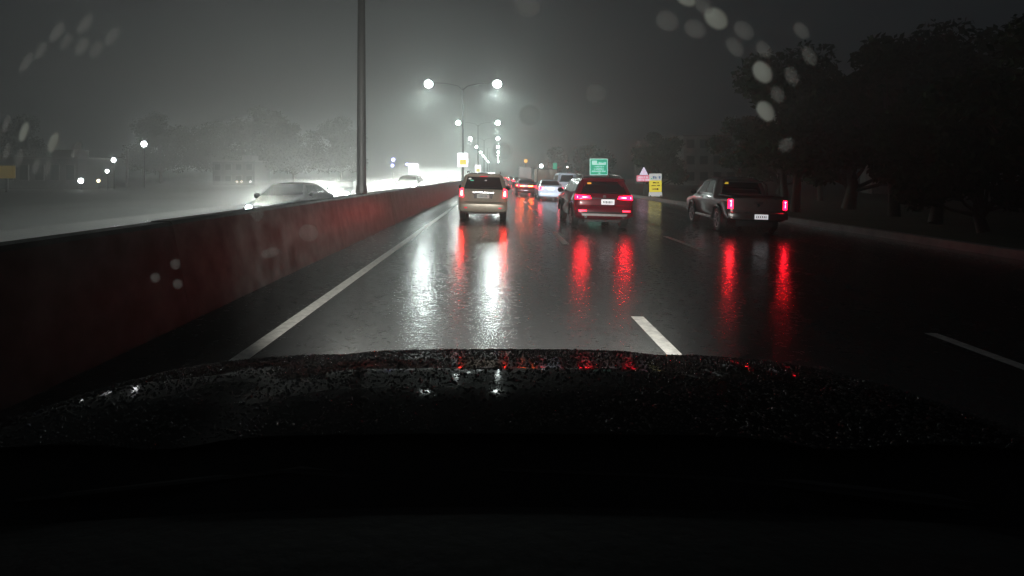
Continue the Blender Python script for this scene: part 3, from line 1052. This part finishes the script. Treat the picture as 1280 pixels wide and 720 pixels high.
osuv = make_onc_suv('dark oncoming sport utility car behind the barrier, left of the glare')
osuv.location = (-7.4, 49.3, gz(-7.4))
osuv.rotation_euler = (0, FALL, PI)

opp = [(-6.2, 68), (-6.1, 84), (-9.7, 38), (-9.6, 72), (-13.1, 45), (-13.0, 66), (-9.8, 92), (-6.2, 103), (-13.1, 90), (-9.6, 118), (-6.2, 128), (-13.2, 122), (-6.2, 158), (-9.6, 150), (-6.2, 195), (-9.6, 185), (-6.3, 240)]
names = ['first', 'second', 'third', 'fourth', 'fifth', 'sixth', 'seventh', 'eighth', 'ninth', 'tenth', 'eleventh', 'twelfth']
lane_n = {-6: 'inner', -10: 'middle', -13: 'outer'}
cnt = {}
oc = None
for (x, y) in sorted(opp, key=lambda p: p[1]):
    ln = 'inner' if x > -8 else ('middle' if x > -11.4 else 'outer')
    cnt[ln] = cnt.get(ln, 0) + 1
    lab = '%s oncoming car with glaring headlamps in the %s opposite lane' % (names[cnt[ln] - 1], ln)
    if oc is None:
        oc = make_sedan(M['darkpaint'], lab, None, head='head', group='oncoming cars with glaring headlamps', detail=False, name='oncoming_car')
        oc.location = (x, y, gz(x))
        oc.rotation_euler = (0, FALL, PI)
    else:
        dup(oc, (x, y, gz(x)), label=lab, lights=y < 125)


# ------------------------------------------------------------------ signs on the right
def strokes(mb, x0, x1, z, h, y, wmin=.5):
    """a word too blurred to read: close upright marks of uneven height"""
    x = x0
    while x < x1 - h * .2:
        ww = h * random.choice((.35, .45, .6))
        if random.random() < .14:
            x += h * .5
            continue
        hh = h * random.choice((.75, .85, 1.0))
        mb.box((x + ww / 2, y, z + hh / 2), (ww, .01, hh))
        x += ww + h * .14


GX, GY = 12.9, 72.0
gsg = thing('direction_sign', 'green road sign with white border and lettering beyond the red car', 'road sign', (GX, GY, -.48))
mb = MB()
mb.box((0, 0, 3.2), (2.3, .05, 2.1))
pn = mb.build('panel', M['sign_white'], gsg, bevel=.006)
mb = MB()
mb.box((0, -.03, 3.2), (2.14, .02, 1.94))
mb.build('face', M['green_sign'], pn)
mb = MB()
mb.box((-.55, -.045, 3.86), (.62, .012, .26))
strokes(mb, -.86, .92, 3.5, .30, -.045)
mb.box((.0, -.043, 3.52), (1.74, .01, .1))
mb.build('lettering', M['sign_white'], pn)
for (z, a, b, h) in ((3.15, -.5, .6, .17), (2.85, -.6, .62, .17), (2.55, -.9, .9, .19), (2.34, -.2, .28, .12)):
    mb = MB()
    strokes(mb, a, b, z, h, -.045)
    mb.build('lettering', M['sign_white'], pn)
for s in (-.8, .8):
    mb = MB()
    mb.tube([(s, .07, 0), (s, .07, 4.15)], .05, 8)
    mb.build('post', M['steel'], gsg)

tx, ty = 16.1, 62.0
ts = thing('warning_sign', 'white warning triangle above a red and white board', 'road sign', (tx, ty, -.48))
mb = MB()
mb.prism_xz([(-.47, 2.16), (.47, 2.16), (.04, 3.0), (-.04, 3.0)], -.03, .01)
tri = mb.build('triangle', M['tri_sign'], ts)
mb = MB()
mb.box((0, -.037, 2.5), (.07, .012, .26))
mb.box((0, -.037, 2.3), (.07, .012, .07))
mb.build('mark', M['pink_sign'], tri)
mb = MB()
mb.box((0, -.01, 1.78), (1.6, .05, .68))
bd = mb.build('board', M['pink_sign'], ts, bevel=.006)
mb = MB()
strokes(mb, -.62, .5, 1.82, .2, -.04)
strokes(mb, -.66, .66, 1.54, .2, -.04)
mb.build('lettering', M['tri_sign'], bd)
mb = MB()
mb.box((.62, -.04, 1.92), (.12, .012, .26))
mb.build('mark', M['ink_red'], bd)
mb = MB()
mb.tube([(0, .05, 0), (0, .05, 2.95)], .04, 8)
mb.build('post', M['steel'], ts)

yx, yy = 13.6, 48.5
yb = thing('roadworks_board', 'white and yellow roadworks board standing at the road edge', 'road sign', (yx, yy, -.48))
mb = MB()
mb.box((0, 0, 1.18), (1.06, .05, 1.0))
yl = mb.build('yellow_panel', M['glow_yellow'], yb, bevel=.006)
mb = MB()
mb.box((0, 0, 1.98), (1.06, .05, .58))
wp = mb.build('white_panel', M['glow_soft'], yb, bevel=.006)
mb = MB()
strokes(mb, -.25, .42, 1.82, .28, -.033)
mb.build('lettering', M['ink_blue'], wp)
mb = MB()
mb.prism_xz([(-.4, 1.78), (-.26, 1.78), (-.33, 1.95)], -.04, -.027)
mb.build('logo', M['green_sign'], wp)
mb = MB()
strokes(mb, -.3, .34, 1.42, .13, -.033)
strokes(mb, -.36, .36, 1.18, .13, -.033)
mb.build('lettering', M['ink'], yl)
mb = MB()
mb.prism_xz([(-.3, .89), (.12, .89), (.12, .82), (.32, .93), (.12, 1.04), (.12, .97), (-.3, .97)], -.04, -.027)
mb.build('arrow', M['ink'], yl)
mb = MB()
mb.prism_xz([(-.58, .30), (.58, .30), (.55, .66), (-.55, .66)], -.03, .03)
mb.build('lower_panel', M['glow_soft'], yb)
for s in (-1, 1):
    mb = MB()
    mb.box((s * .45, .12, .2), (.07, .6, .4))
    mb.build('foot', M['black'], yb)


# small far signs and beacons
def pole_item(name, label, cat, x, y, z, mat, shape, pole_r=.05, base=-.48):
    t = thing(name, label, cat, (x, y, base))
    mb = MB()
    mb.tube([(0, .12, 0), (0, .12, z - base)], [pole_r * 1.4, pole_r], 8)
    mb.build('pole', M['darksteel'], t, smooth=40)
    mb = MB()
    shape(mb, z - base)
    mb.build('lamp' if 'lamp' in cat or 'light' in cat else 'panel', mat, t, smooth=40)
    return t


def disc(r, d=.12):
    def f(mb, z):
        pts = [(r * math.cos(k * PI / 8), z + r * math.sin(k * PI / 8)) for k in range(16)]
        mb.prism_xz(pts, -d / 2, d / 2)
        pts = [(.8 * q[0], z + .8 * (q[1] - z)) for q in pts]
        mb.prism_xz(pts, -d / 2 - .05, -d / 2 - .002)
    return f


def rect(wd, ht):
    def f(mb, z):
        mb.box((0, 0, z), (wd, .1, ht))
        mb.box((0, -.06, z), (wd * .86, .02, ht * .88))
    return f


pole_item('warning_beacon', 'round amber beacon high over the far queue', 'warning light', 14.2 * .42, 122, 4.75, M['amber'], disc(.42))
pole_item('flood_lamp', 'bright white flood lamp above the brown truck', 'lamp', 8.6, 112, 3.5, M['whitelamp'], disc(.34))
pole_item('flood_lamp', 'small dim white lamp right of the narrow green sign', 'lamp', 13.8, 112, 3.3, M['dimlamp'], disc(.16))
gs2 = pole_item('direction_sign', 'narrow far green sign standing above the white van', 'road sign', 11.6, 115, 3.2, M['green_sign'], rect(.85, 1.9))
gs2.rotation_euler.z = R(20)
pole_item('lit_signboard', 'bright white lit signboard behind the oncoming glare', 'signboard', -20.0, 132, 2.85, M['lit_white'], rect(2.3, 3.2), .1)
pole_item('blue_lamp', 'upper blue-white lamp beside the far signboard', 'lamp', -24.6, 131, 5.3, M['bluelamp'], disc(.34))
pole_item('blue_lamp', 'lower blue lamp beside the far signboard', 'lamp', -24.3, 128.5, 3.9, M['bluelamp'], disc(.3))
pole_item('blue_lamp', 'blue lamp at the corner of the lit signboard', 'lamp', -21.3, 130.6, 4.2, M['bluelamp'], disc(.26))

# delineator posts by the right verge, their reflectors glow in place of returned headlamp light
for (px, py, lab) in ((1063, 292, 'left of two reflector posts on the dark right verge'), (1089, 293, 'right of two reflector posts on the dark right verge'), (1122, 316, 'dim reflector post nearest on the dark right verge')):
    d = 22.0 if py < 300 else 17.5
    x = (px - 623) / 700 * d
    z = CAM_H - (py - 219) / 700 * d
    t = thing('reflector_post', lab, 'post', (x, d, -.48), group='reflector posts')
    mb = MB()
    mb.box((0, 0, (z + .48 + .12) / 2), (.12, .06, z + .48 + .12))
    mb.build('post', M['black'], t, bevel=.01)
    mb = MB()
    pts = [(.045 * math.cos(k * PI / 6), z + .48 + .055 * math.sin(k * PI / 6)) for k in range(12)]
    mb.prism_xz(pts, -.045, -.032)
    mb.build('reflector', M['dimlamp' if py < 300 else 'glow_soft'], t)


# ------------------------------------------------------------------ left side: lamps, utility pole, buildings
def at(px, py, Y):
    return ((px - 623) / 700 * Y, Y, CAM_H - (py - 219) / 700 * Y)


for (px, py, Y, m, r, lab) in ((180, 180, 90, 'whitelamp', .42, 'white lamp on a pole right of the utility pole'),
                               (101, 226, 80, 'whitelamp', .34, 'low white lamp left of the utility pole'),
                               (142, 200, 84, 'whitelamp', .3, 'upper white lamp close left of the utility pole'),
                               (134, 214, 82, 'whitelamp', .22, 'lower small white lamp close left of the utility pole'),
                               (123, 226, 83, 'warmlamp', .22, 'dim lamp between the low white lamp and utility pole')):
    x, y, z = at(px, py, Y)
    pole_item('yard_lamp', lab, 'lamp', x, y, z, M[m], disc(r))
x, y, z = at(159, 188, 105)
t = thing('utility_pole', 'pale utility pole with crossarms at the far left roadside', 'utility pole', (x, y, -.48))
mb = MB()
mb.tube([(0, 0, 0), (0, 0, z + .48)], [.26, .2], 10)
mb.build('pole', M['kerb'], t, smooth=40)
for zz, l, dx in ((z - .7 + .48, 1.2, .5), (z - 2.6 + .48, 1.2, .6), (z - 1.3 + .48, 2.6, -2.2)):
    mb = MB()
    mb.box((dx, 0, zz), (l, .12, .12))
    mb.build('crossarm', M['steel'], t)


def building(label, x, y, wd, dp, ht, mat, cols, rows, lit=(), rotz=0.0, name='building', roof='flat', litm='warmlamp'):
    t = thing(name, label, 'building', (x, y, -.48), rotz)
    mb = MB()
    mb.box((0, dp / 2, ht / 2), (wd, dp, ht))
    mb.build('wall', mat, t)
    mb = MB()
    if roof == 'flat':
        mb.box((0, dp / 2, ht + .15), (wd + .4, dp + .4, .3))
        mb.box((wd * .2, dp / 2, ht + .3 + .6), (wd * .25, dp * .4, 1.2))
    else:
        mb.add([(-wd / 2 - .4, -.4, ht), (wd / 2 + .4, -.4, ht), (wd / 2 + .4, dp + .4, ht), (-wd / 2 - .4, dp + .4, ht), (-wd / 2 - .4, dp / 2, ht + wd * .16), (wd / 2 + .4, dp / 2, ht + wd * .16)],
               [(0, 1, 5, 4), (2, 3, 4, 5), (0, 4, 3), (1, 2, 5), (0, 3, 2, 1)])
    mb.build('roof', M['roofgrey'], t)
    for r in range(rows):
        for c in range(cols):
            xx = -wd / 2 + wd * (c + .5) / cols
            zz = ht * (r + .55) / rows
            mb = MB()
            ww, hh = wd / cols * .55, ht / rows * .5
            mb.box((xx, -.03, zz), (ww + .16, .08, hh + .16))
            f = mb.build('window', M['kerb'], t)
            mb = MB()
            mb.box((xx, -.06, zz), (ww, .06, hh))
            mb.build('pane', M['winddark' if (r, c) not in lit else litm], f)
    return t


building('pale low block under the night haze beyond the pickup', *at(905, 219, 118)[:2], 17, 10, 10.3, M['wallgrey'], 6, 3)
building('grey gabled block between the warning triangle and the pale block', *at(845, 219, 135)[:2], 15, 10, 8.6, M['wallgrey'], 5, 2, roof='gable')
building('grey building corner showing above the dark right trees', *at(1150, 219, 62)[:2], 9, 8, 9.6, M['wallgrey'], 3, 3, roof='gable', rotz=R(-25))
building('dim roadside building left of the passing saloon, tiny lights at its foot', *at(292, 219, 120)[:2], 9, 8, 5.0, M['walldark'], 4, 2)
building('low dark shop block at the far left edge', *at(40, 219, 85)[:2], 14, 8, 4.6, M['walldark'], 6, 1)
for (px, py, lab) in ((296, 245, 'tiny warm lamp at the foot of the dim roadside building'), (302, 245, 'second tiny warm lamp at the foot of the dim building'), (313, 245, 'tiny white lamp right of the dim roadside building')):
    x, y, z = at(px, py - 6, 116)
    pole_item('yard_lamp', lab, 'lamp', x, y, max(z, .3), M['warmlamp' if px < 310 else 'dimlamp'], disc(.16), .03)
x, y, z = at(8, 215, 70)
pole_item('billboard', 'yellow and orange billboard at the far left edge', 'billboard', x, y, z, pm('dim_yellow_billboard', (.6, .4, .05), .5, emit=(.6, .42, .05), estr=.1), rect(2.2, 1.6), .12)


# ------------------------------------------------------------------ trees
def tree_mesh(seed, H, Rc, leaves, matl, trunk_h, ncl=13):
    r = random.Random(seed)
    g = np.random.default_rng(seed)
    mb = MB()
    mb.tube([(0, 0, 0), (r.uniform(-.2, .2), r.uniform(-.2, .2), trunk_h), (r.uniform(-.4, .4), r.uniform(-.4, .4), H * .7)], [.28, .2, .07], 8)
    clumps = []
    for k in range(ncl):
        a = r.uniform(0, 2 * PI)
        q = r.uniform(.25, 1.0) * Rc
        zz = trunk_h + (H - trunk_h) * r.uniform(.1, .95)
        sc = 1 - .55 * abs((zz - trunk_h) / (H - trunk_h) - .45)
        p = Vector((q * sc * math.cos(a), q * sc * math.sin(a), zz))
        clumps.append((p, Rc * r.uniform(.28, .5)))
        z0 = trunk_h * r.uniform(.7, 1.1)
        mb.tube([(0, 0, z0), tuple((p + Vector((0, 0, z0))) / 2 + Vector((0, 0, -.2))), tuple(p)], [.1, .07, .02], 5)
    trunk = mb
    n = leaves
    ci = g.integers(0, len(clumps), n)
    cen = np.array([tuple(c[0]) for c in clumps])[ci]
    rad = np.array([c[1] for c in clumps])[ci]
    d = g.normal(size=(n, 3))
    d /= np.linalg.norm(d, axis=1)[:, None]
    pos = cen + d * (rad * g.uniform(.35, 1.05, n))[:, None] * np.array([1, 1, .75])
    u = g.normal(size=(n, 3))
    u /= np.linalg.norm(u, axis=1)[:, None]
    v = np.cross(u, g.normal(size=(n, 3)))
    v /= np.linalg.norm(v, axis=1)[:, None]
    s = g.uniform(.12, .28, n)[:, None]
    q = np.stack([pos - u * s, pos + v * s * .5, pos + u * s, pos - v * s * .5], axis=1).reshape(-1, 3)
    me = bpy.data.meshes.new('crown')
    me.from_pydata(q.tolist(), [], np.arange(4 * n).reshape(-1, 4).tolist())
    me.materials.append(matl)
    return trunk, me


TV = []
for i, (H, Rc, th, nl, nc) in enumerate(((10.5, 4.2, 2.6, 7000, 14), (8.5, 3.6, 2.0, 6000, 13), (12.5, 4.6, 3.4, 8000, 15), (6.0, 3.0, 1.0, 6000, 13), (14.0, 6.2, 3.2, 22000, 26), (12.0, 5.6, 2.4, 20000, 24))):
    trunk, me = tree_mesh(20 + i, H, Rc, nl, M['leaf' if i % 2 else 'leaf2'], th, nc)
    to = trunk.build('trunk', M['bark'], None, smooth=50)
    tme = to.data
    bpy.data.objects.remove(to)
    TV.append((tme, me))


def tree(x, y, v, label, sc=1.0, group=None, rz=None):
    t = thing('tree', label, 'tree', (x, y, -.5), rz if rz is not None else random.uniform(0, 6), group)
    t.scale = (sc, sc, sc)
    for nm, me in (('trunk', TV[v][0]), ('crown', TV[v][1])):
        o = bpy.data.objects.new(nm, me)
        C.objects.link(o)
        o.parent = t
    return t


rt = [(17.5, 33, 1, 1.0, 'dark roadside tree just past the pickup truck'), (21, 41, 0, 1.0, 'dark tree behind the one past the pickup'), (19.5, 25, 3, 1.05, 'low dark tree above the pair of reflector posts'),
      (26, 33, 0, .95, 'dark broad tree below the grey building corner'), (17.5, 17.5, 1, .8, 'dark tree beside the dim reflector post'), (24.5, 24, 2, .7, 'tall black tree filling the dark right side'),
      (21, 13.5, 3, 1.1, 'low black tree at the right frame edge'), (32, 27, 2, .8, 'tall black tree at the far right behind the low one'), (36, 42, 0, .9, 'black tree behind the far right trees'),
      (24, 55, 1, .9, 'tree at the foot of the pale low block'), (20, 70, 3, 1.1, 'round tree right behind the warning triangle'), (25, 88, 1, 1.0, 'tree standing before the grey gabled block'),
      (18, 100, 3, 1.2, 'tree right of the green road sign'), (19, 128, 1, 1.0, 'tree behind the green road sign'), (15, 150, 1, 1.1, 'far tree left of the green road sign'), (31, 62, 3, 1.3, 'bushy tree between the pickup and the pale block')]
rt += [(20.5, 29, 1, 1.05, 'dark tree between the pickup tree and the broad tree'), (28, 38, 2, .85, 'tall dark tree behind the broad tree'), (23, 19, 1, 1.0, 'black tree behind the dim reflector post tree'),
       (29, 20, 0, 1.0, 'black broad tree near the right frame edge'), (22.5, 36, 3, 1.5, 'wide dark bush under the trees past the pickup'), (25, 16, 2, .75, 'tall black tree over the right frame edge'),
       (18.2, 21, 3, .8, 'low dark bush beside the pair of reflector posts'), (33, 36, 1, 1.3, 'black tree beside the grey building corner'), (27, 47, 0, .85, 'dark tree below the pale low block')]
for (x, y, v, s, lab) in rt:
    tree(x, y, v, lab, s, 'trees along the right verge')
ltr = [(-46, 126, 4, .95, 'hazy tree close left of the nearest lamp pole'), (-57, 134, 5, 1.5, 'second hazy tree left of the nearest lamp pole'), (-71, 140, 4, 1.1, 'tallest hazy tree left of the nearest pole'),
       (-88, 146, 5, 1.45, 'hazy tree above the dim roadside building'), (-45, 160, 5, 1.5, 'faint tree right behind the nearest lamp pole'), (-122, 140, 4, 1.2, 'faint dark tree above the far left shop block'), (-140, 150, 5, 1.4, 'faint tall tree at the far left edge')]
for (x, y, v, s, lab) in ltr:
    tree(x, y, v, lab, s, 'hazy trees beyond the opposite carriageway')

# ------------------------------------------------------------------ the camera's own car: bonnet, cowl, wipers, dashboard
own = thing('own_car', 'dark rain-beaded bonnet and dashboard of the car carrying the camera', 'car', (0, 0, 0))
ZP = [(.90, 1.235), (1.1, 1.222), (1.3, 1.198), (1.5, 1.162), (1.7, 1.115), (1.85, 1.075), (2.0, 1.02), (2.1, .965), (2.18, .88), (2.21, .78)]


def bon(u, v):
    """point of the bonnet: u across -1..1, v along 0..1"""
    k = v * (len(ZP) - 1)
    i = min(int(k), len(ZP) - 2)
    f = k - i
    y = ZP[i][0] + (ZP[i + 1][0] - ZP[i][0]) * f
    z = ZP[i][1] + (ZP[i + 1][1] - ZP[i][1]) * f
    hwid = .96 - .05 * v
    a = abs(u)
    y2 = y - (.13 * a ** 3) * v - .05 * a * a
    dome = -.016 * math.exp(-((a - .55) / .09) ** 2) * (1 - v) - .014 * a ** 3 - .09 * max(0, a - .88) ** 1.2 * 4
    return Vector((u * hwid, y2, z + dome))


NU, NV = 60, 36
vs_ = [tuple(bon(-1 + 2 * i / NU, j / NV)) for j in range(NV + 1) for i in range(NU + 1)]
fs = [(j * (NU + 1) + i, j * (NU + 1) + i + 1, (j + 1) * (NU + 1) + i + 1, (j + 1) * (NU + 1) + i) for j in range(NV) for i in range(NU)]
mb = MB()
mb.add(vs_, fs)
bo = mb.build('bonnet', M['bonnet'], own, smooth=60)
for p in bo.data.polygons[:1]:
    if p.normal.z < 0:
        bo.data.flip_normals()
mb = MB()
vs_, fs = [], []
for i in range(41):
    u = -1.12 + 2.24 * i / 40
    p = bon(max(-1, min(1, u)), 0)
    p.x = u * .98
    vs_ += [(p.x, p.y + .03, p.z - .012), (p.x, p.y - .06, p.z - .03), (p.x, .58, p.z - .09), (p.x, .58, 1.0), (p.x, p.y + .03, 1.0)]
for i in range(40):
    for k in range(5):
        k2 = (k + 1) % 5
        fs.append((i * 5 + k, i * 5 + k2, i * 5 + 5 + k2, i * 5 + 5 + k))
fs += [tuple(range(5)), tuple(200 + k for k in reversed(range(5)))]
mb.add(vs_, fs)
mb.build('cowl', M['dash'], own)
mb = MB()
vs_, fs = [], []
for j in range(9):
    for i in range(25):
        u = -1 + 2 * i / 24
        y = .2 + .56 * j / 8 - .07 * u * u
        z = 1.25 - .05 * (j / 8) ** 2 - .02 * u * u + .012 * math.exp(-((j - 6) / 1.0) ** 2)
        vs_.append((u * .98, y, z))
for j in range(8):
    for i in range(24):
        q = j * 25 + i
        fs.append((q, q + 1, q + 26, q + 25))
mb.add(vs_, fs)
mb.build('dashboard', M['dash'], own, smooth=60)
for pts in ([(.05, .83, 1.185), (-.3, .85, 1.2), (-.66, .80, 1.185)], [(.68, .79, 1.18), (.35, .84, 1.195), (.02, .855, 1.2)]):
    mb = MB()
    mb.tube(pts, [.012, .009, .006], 6)
    w_ = mb.build('wiper', M['black'], own, smooth=50)
    mb = MB()
    mb.tube([(p[0] - .02, p[1] - .012, p[2] + .004) for p in pts], .005, 5)
    mb.build('blade', M['tyre'], w_, smooth=50)
for s in (-1, 1):
    mb = MB()
    pts = [(s * .66 + .12 * math.cos(k * PI / 6), .80 + .07 * math.sin(k * PI / 6)) for k in range(12)]
    mb.prism_xz(pts, 2.05, 2.13)
    mb.build('headlamp', M['dimlamp'], own)
    spot('headlamp_beam', (s * .66, 2.3, .80), (s * .5 + .1, 40, .45), EGO_W, 66, .9, (1.0, .97, .9), own, .06)

# water beads standing on the bonnet
N = 46000
uu = rng.uniform(-.97, .97, N)
vv = rng.uniform(0.0, .82, N)
rad = rng.gamma(2.6, .00062, N).clip(.0007, .005)
big = rng.random(N) < .008
rad[big] = rng.uniform(.0028, .0045, big.sum())
cen = np.array([tuple(bon(a, b)) for a, b in zip(uu, vv)])
K = 6
ang = rng.uniform(0, 6.28, N)[:, None] + np.arange(K)[None, :] * 2 * PI / K
el = rng.uniform(.8, 1.35, N)[:, None]
lay = []
for (q, h) in ((1.0, 0.0), (.74, .55)):
    lay.append(np.stack([cen[:, :1] + rad[:, None] * q * np.cos(ang), cen[:, 1:2] + rad[:, None] * q * el * np.sin(ang), np.repeat(cen[:, 2:3] - .0005 + rad[:, None] * h, K, axis=1)], axis=2))
topv = (cen + np.stack([0 * rad, 0 * rad, rad * .8], axis=1))[:, None, :]
bv = np.concatenate([lay[0], lay[1], topv], axis=1).reshape(-1, 3)
fq = []
for k in range(K):
    k2 = (k + 1) % K
    fq += [(k, k2, K + k2), (k, K + k2, K + k), (K + k, K + k2, 2 * K)]
bf = (np.arange(N)[:, None, None] * (2 * K + 1) + np.array(fq)[None]).reshape(-1, 3)
bv, bf = bv.tolist(), bf.tolist()
me = bpy.data.meshes.new('water_beads')
me.from_pydata(bv, [], bf)
me.polygons.foreach_set('use_smooth', [True] * len(me.polygons))
me.materials.append(M['bead'])
bd_ = bpy.data.objects.new('water_beads', me)
C.objects.link(bd_)
setp(bd_, 'rain beads covering the dark bonnet, glinting', 'water', None, 'stuff')


# raindrops before the lens, no pane built; white ovals paint in blurred lamp glints
def drop_mat(name, k):
    m = bpy.data.materials.new(name)
    m.use_nodes = True
    n, l = m.node_tree.nodes, m.node_tree.links
    n.remove(n['Principled BSDF'])
    tr = n.new('ShaderNodeBsdfTranslucent')
    tr.inputs['Color'].default_value = (.95, 1, .95, 1)
    tp = n.new('ShaderNodeBsdfTransparent')
    mx = n.new('ShaderNodeMixShader')
    mx.inputs['Fac'].default_value = k
    l.new(tp.outputs[0], mx.inputs[1])
    l.new(tr.outputs[0], mx.inputs[2])
    l.new(mx.outputs[0], n['Material Output'].inputs['Surface'])
    return m


M['drop_bright'] = drop_mat('bright_raindrop', .95)
M['drop_faint'] = drop_mat('faint_raindrop', .13)
DROPS = [('upper right', [(895, 23, 16, 12, -40, 1), (953, 90, 15, 11, -55, 1), (957, 139, 14, 10, -55, 1), (869, 36, 14, 11, -30, 0), (834, 26, 15, 12, -30, 0), (930, 38, 14, 10, -40, 0), (919, 59, 14, 9, -50, 0), (858, 0, 12, 7, -20, 1), (983, 181, 10, 8, 40, 0), (955, 62, 12, 8, -50, 0), (1002, 38, 12, 8, -50, 0), (1012, 70, 13, 8, -60, 0), (990, 95, 12, 8, -60, 0), (880, 8, 12, 8, -30, 0), (972, 118, 11, 8, -60, 0)]),
         ('upper middle', [(628, 189, 12, 12, 0, 0), (662, 144, 13, 13, 0, 0), (745, 117, 13, 12, 0, 0), (660, 8, 16, 13, 0, 0)]),
         ('upper left', [(71, 40, 15, 6, 60, 0), (30, 165, 13, 5, 70, 1), (67, 178, 13, 6, 70, 1), (95, 188, 12, 5, 65, 0), (106, 30, 15, 6, 55, 0), (51, 63, 12, 5, 60, 0), (33, 77, 14, 5, 60, 0), (102, 58, 13, 6, 60, 0), (120, 62, 12, 6, 60, 0), (8, 155, 12, 4, 75, 0), (8, 190, 10, 4, 70, 0), (24, 198, 13, 4, 75, 0), (45, 208, 10, 4, 75, 0), (59, 210, 10, 4, 75, 0), (82, 52, 12, 5, 60, 0), (140, 45, 13, 6, 58, 0)]),
         ('lower left', [(386, 291, 12, 11, 0, 0), (322, 266, 8, 10, 0, 0), (222, 355, 6, 6, 0, 0), (194, 347, 6, 6, 0, 0), (219, 330, 7, 6, 90, 0), (450, 414, 7, 7, 0, 0), (338, 316, 12, 6, 15, 0)])]
DD = .075
ORD = ['topmost', 'second from the top', 'third from the top', 'fourth from the top', 'fifth from the top', 'sixth from the top', 'seventh from the top', 'eighth from the top', 'ninth from the top', 'tenth from the top', 'eleventh from the top', 'twelfth from the top', 'thirteenth from the top', 'fourteenth from the top', 'fifteenth from the top', 'sixteenth from the top', 'lowest']
for where, lst in DROPS:
    for n_, (px, py, a, b, ang, full) in enumerate(sorted(lst, key=lambda q: q[1])):
        x, y, z = at(px, py, DD)
        y -= (z - CAM_H) * .35                       # the screen leans back
        x, z = x * y / DD, CAM_H + (z - CAM_H) * y / DD
        k_ = y / 700
        ca, sa = math.cos(R(ang)), math.sin(R(ang))
        vs_ = []
        for (q, dp) in ((1, 0), (.92, .22), (.62, .5)):
            for i in range(18):
                th = 2 * PI * i / 18
                u_, v_ = a * k_ * q * math.cos(th), b * k_ * q * math.sin(th)
                vs_.append((u_ * ca - v_ * sa, dp * b * k_, u_ * sa + v_ * ca))
        fs = [tuple(range(18)), tuple(reversed(range(36, 54)))]
        for r_ in range(2):
            for i in range(18):
                j_ = (i + 1) % 18
                fs.append((r_ * 18 + i, (r_ + 1) * 18 + i, (r_ + 1) * 18 + j_, r_ * 18 + j_))
        mb = MB()
        mb.add(vs_, fs)
        o = mb.build('raindrop', M['drop_bright' if full else 'drop_faint'], None, smooth=60)
        o.location = (x, y, z)
        setp(o, ('bright' if full else 'faint') + ' blurred raindrop on the windscreen, %s in the %s cluster' % (ORD[n_], where), 'raindrop', 'raindrops on the windscreen')

# ------------------------------------------------------------------ rain haze and spray
def vol(name, x0, x1, y0, y1, z0, z1, dens, g, label, col=(.93, 1.0, .97)):
    m = bpy.data.materials.new(name)
    m.use_nodes = True
    n, l = m.node_tree.nodes, m.node_tree.links
    n.remove(n['Principled BSDF'])
    pv = n.new('ShaderNodeVolumePrincipled')
    pv.inputs['Color'].default_value = (*col, 1)
    pv.inputs['Density'].default_value = dens
    pv.inputs['Anisotropy'].default_value = g
    l.new(pv.outputs['Volume'], n['Material Output'].inputs['Volume'])
    mb = MB()
    mb.box(((x0 + x1) / 2, (y0 + y1) / 2, (z0 + z1) / 2), (x1 - x0, y1 - y0, z1 - z0))
    o = mb.build(name, m, None)
    return setp(o, label, 'haze', None, 'stuff')


vol('haze', -950, 950, -300, 1600, -1.6, 23, HAZE, .62, 'grey rain haze hanging over the whole road')
for k, (z1, x0) in enumerate(((.4, -17.3), (.8, -16.8), (1.35, -16.0))):
    nm = ('lowest', 'middle', 'uppermost')[k]
    vol('road_spray', x0, -4.05 - .1 * k, 24.02 + k, 260, -.4 - .02 * k, z1, SPRAY, .65, '%s layer of bright tyre spray over the far opposite carriageway' % nm)
    vol('road_spray', x0 + .3, -4.6 - .1 * k, 58 + 3 * k, 255, -.45 - .02 * k, z1 * 2, SPRAY * 1.6, .6, '%s layer of thick white spray around the far oncoming cars' % nm)
    vol('road_spray', x0 - .1, -8.4 - .2 * k, 2 + 2 * k, 24 + k, -.4 - .02 * k, z1 * .75, (.07, .03, .012)[k], .65, '%s layer of pale tyre spray on the near outer opposite lanes' % nm)
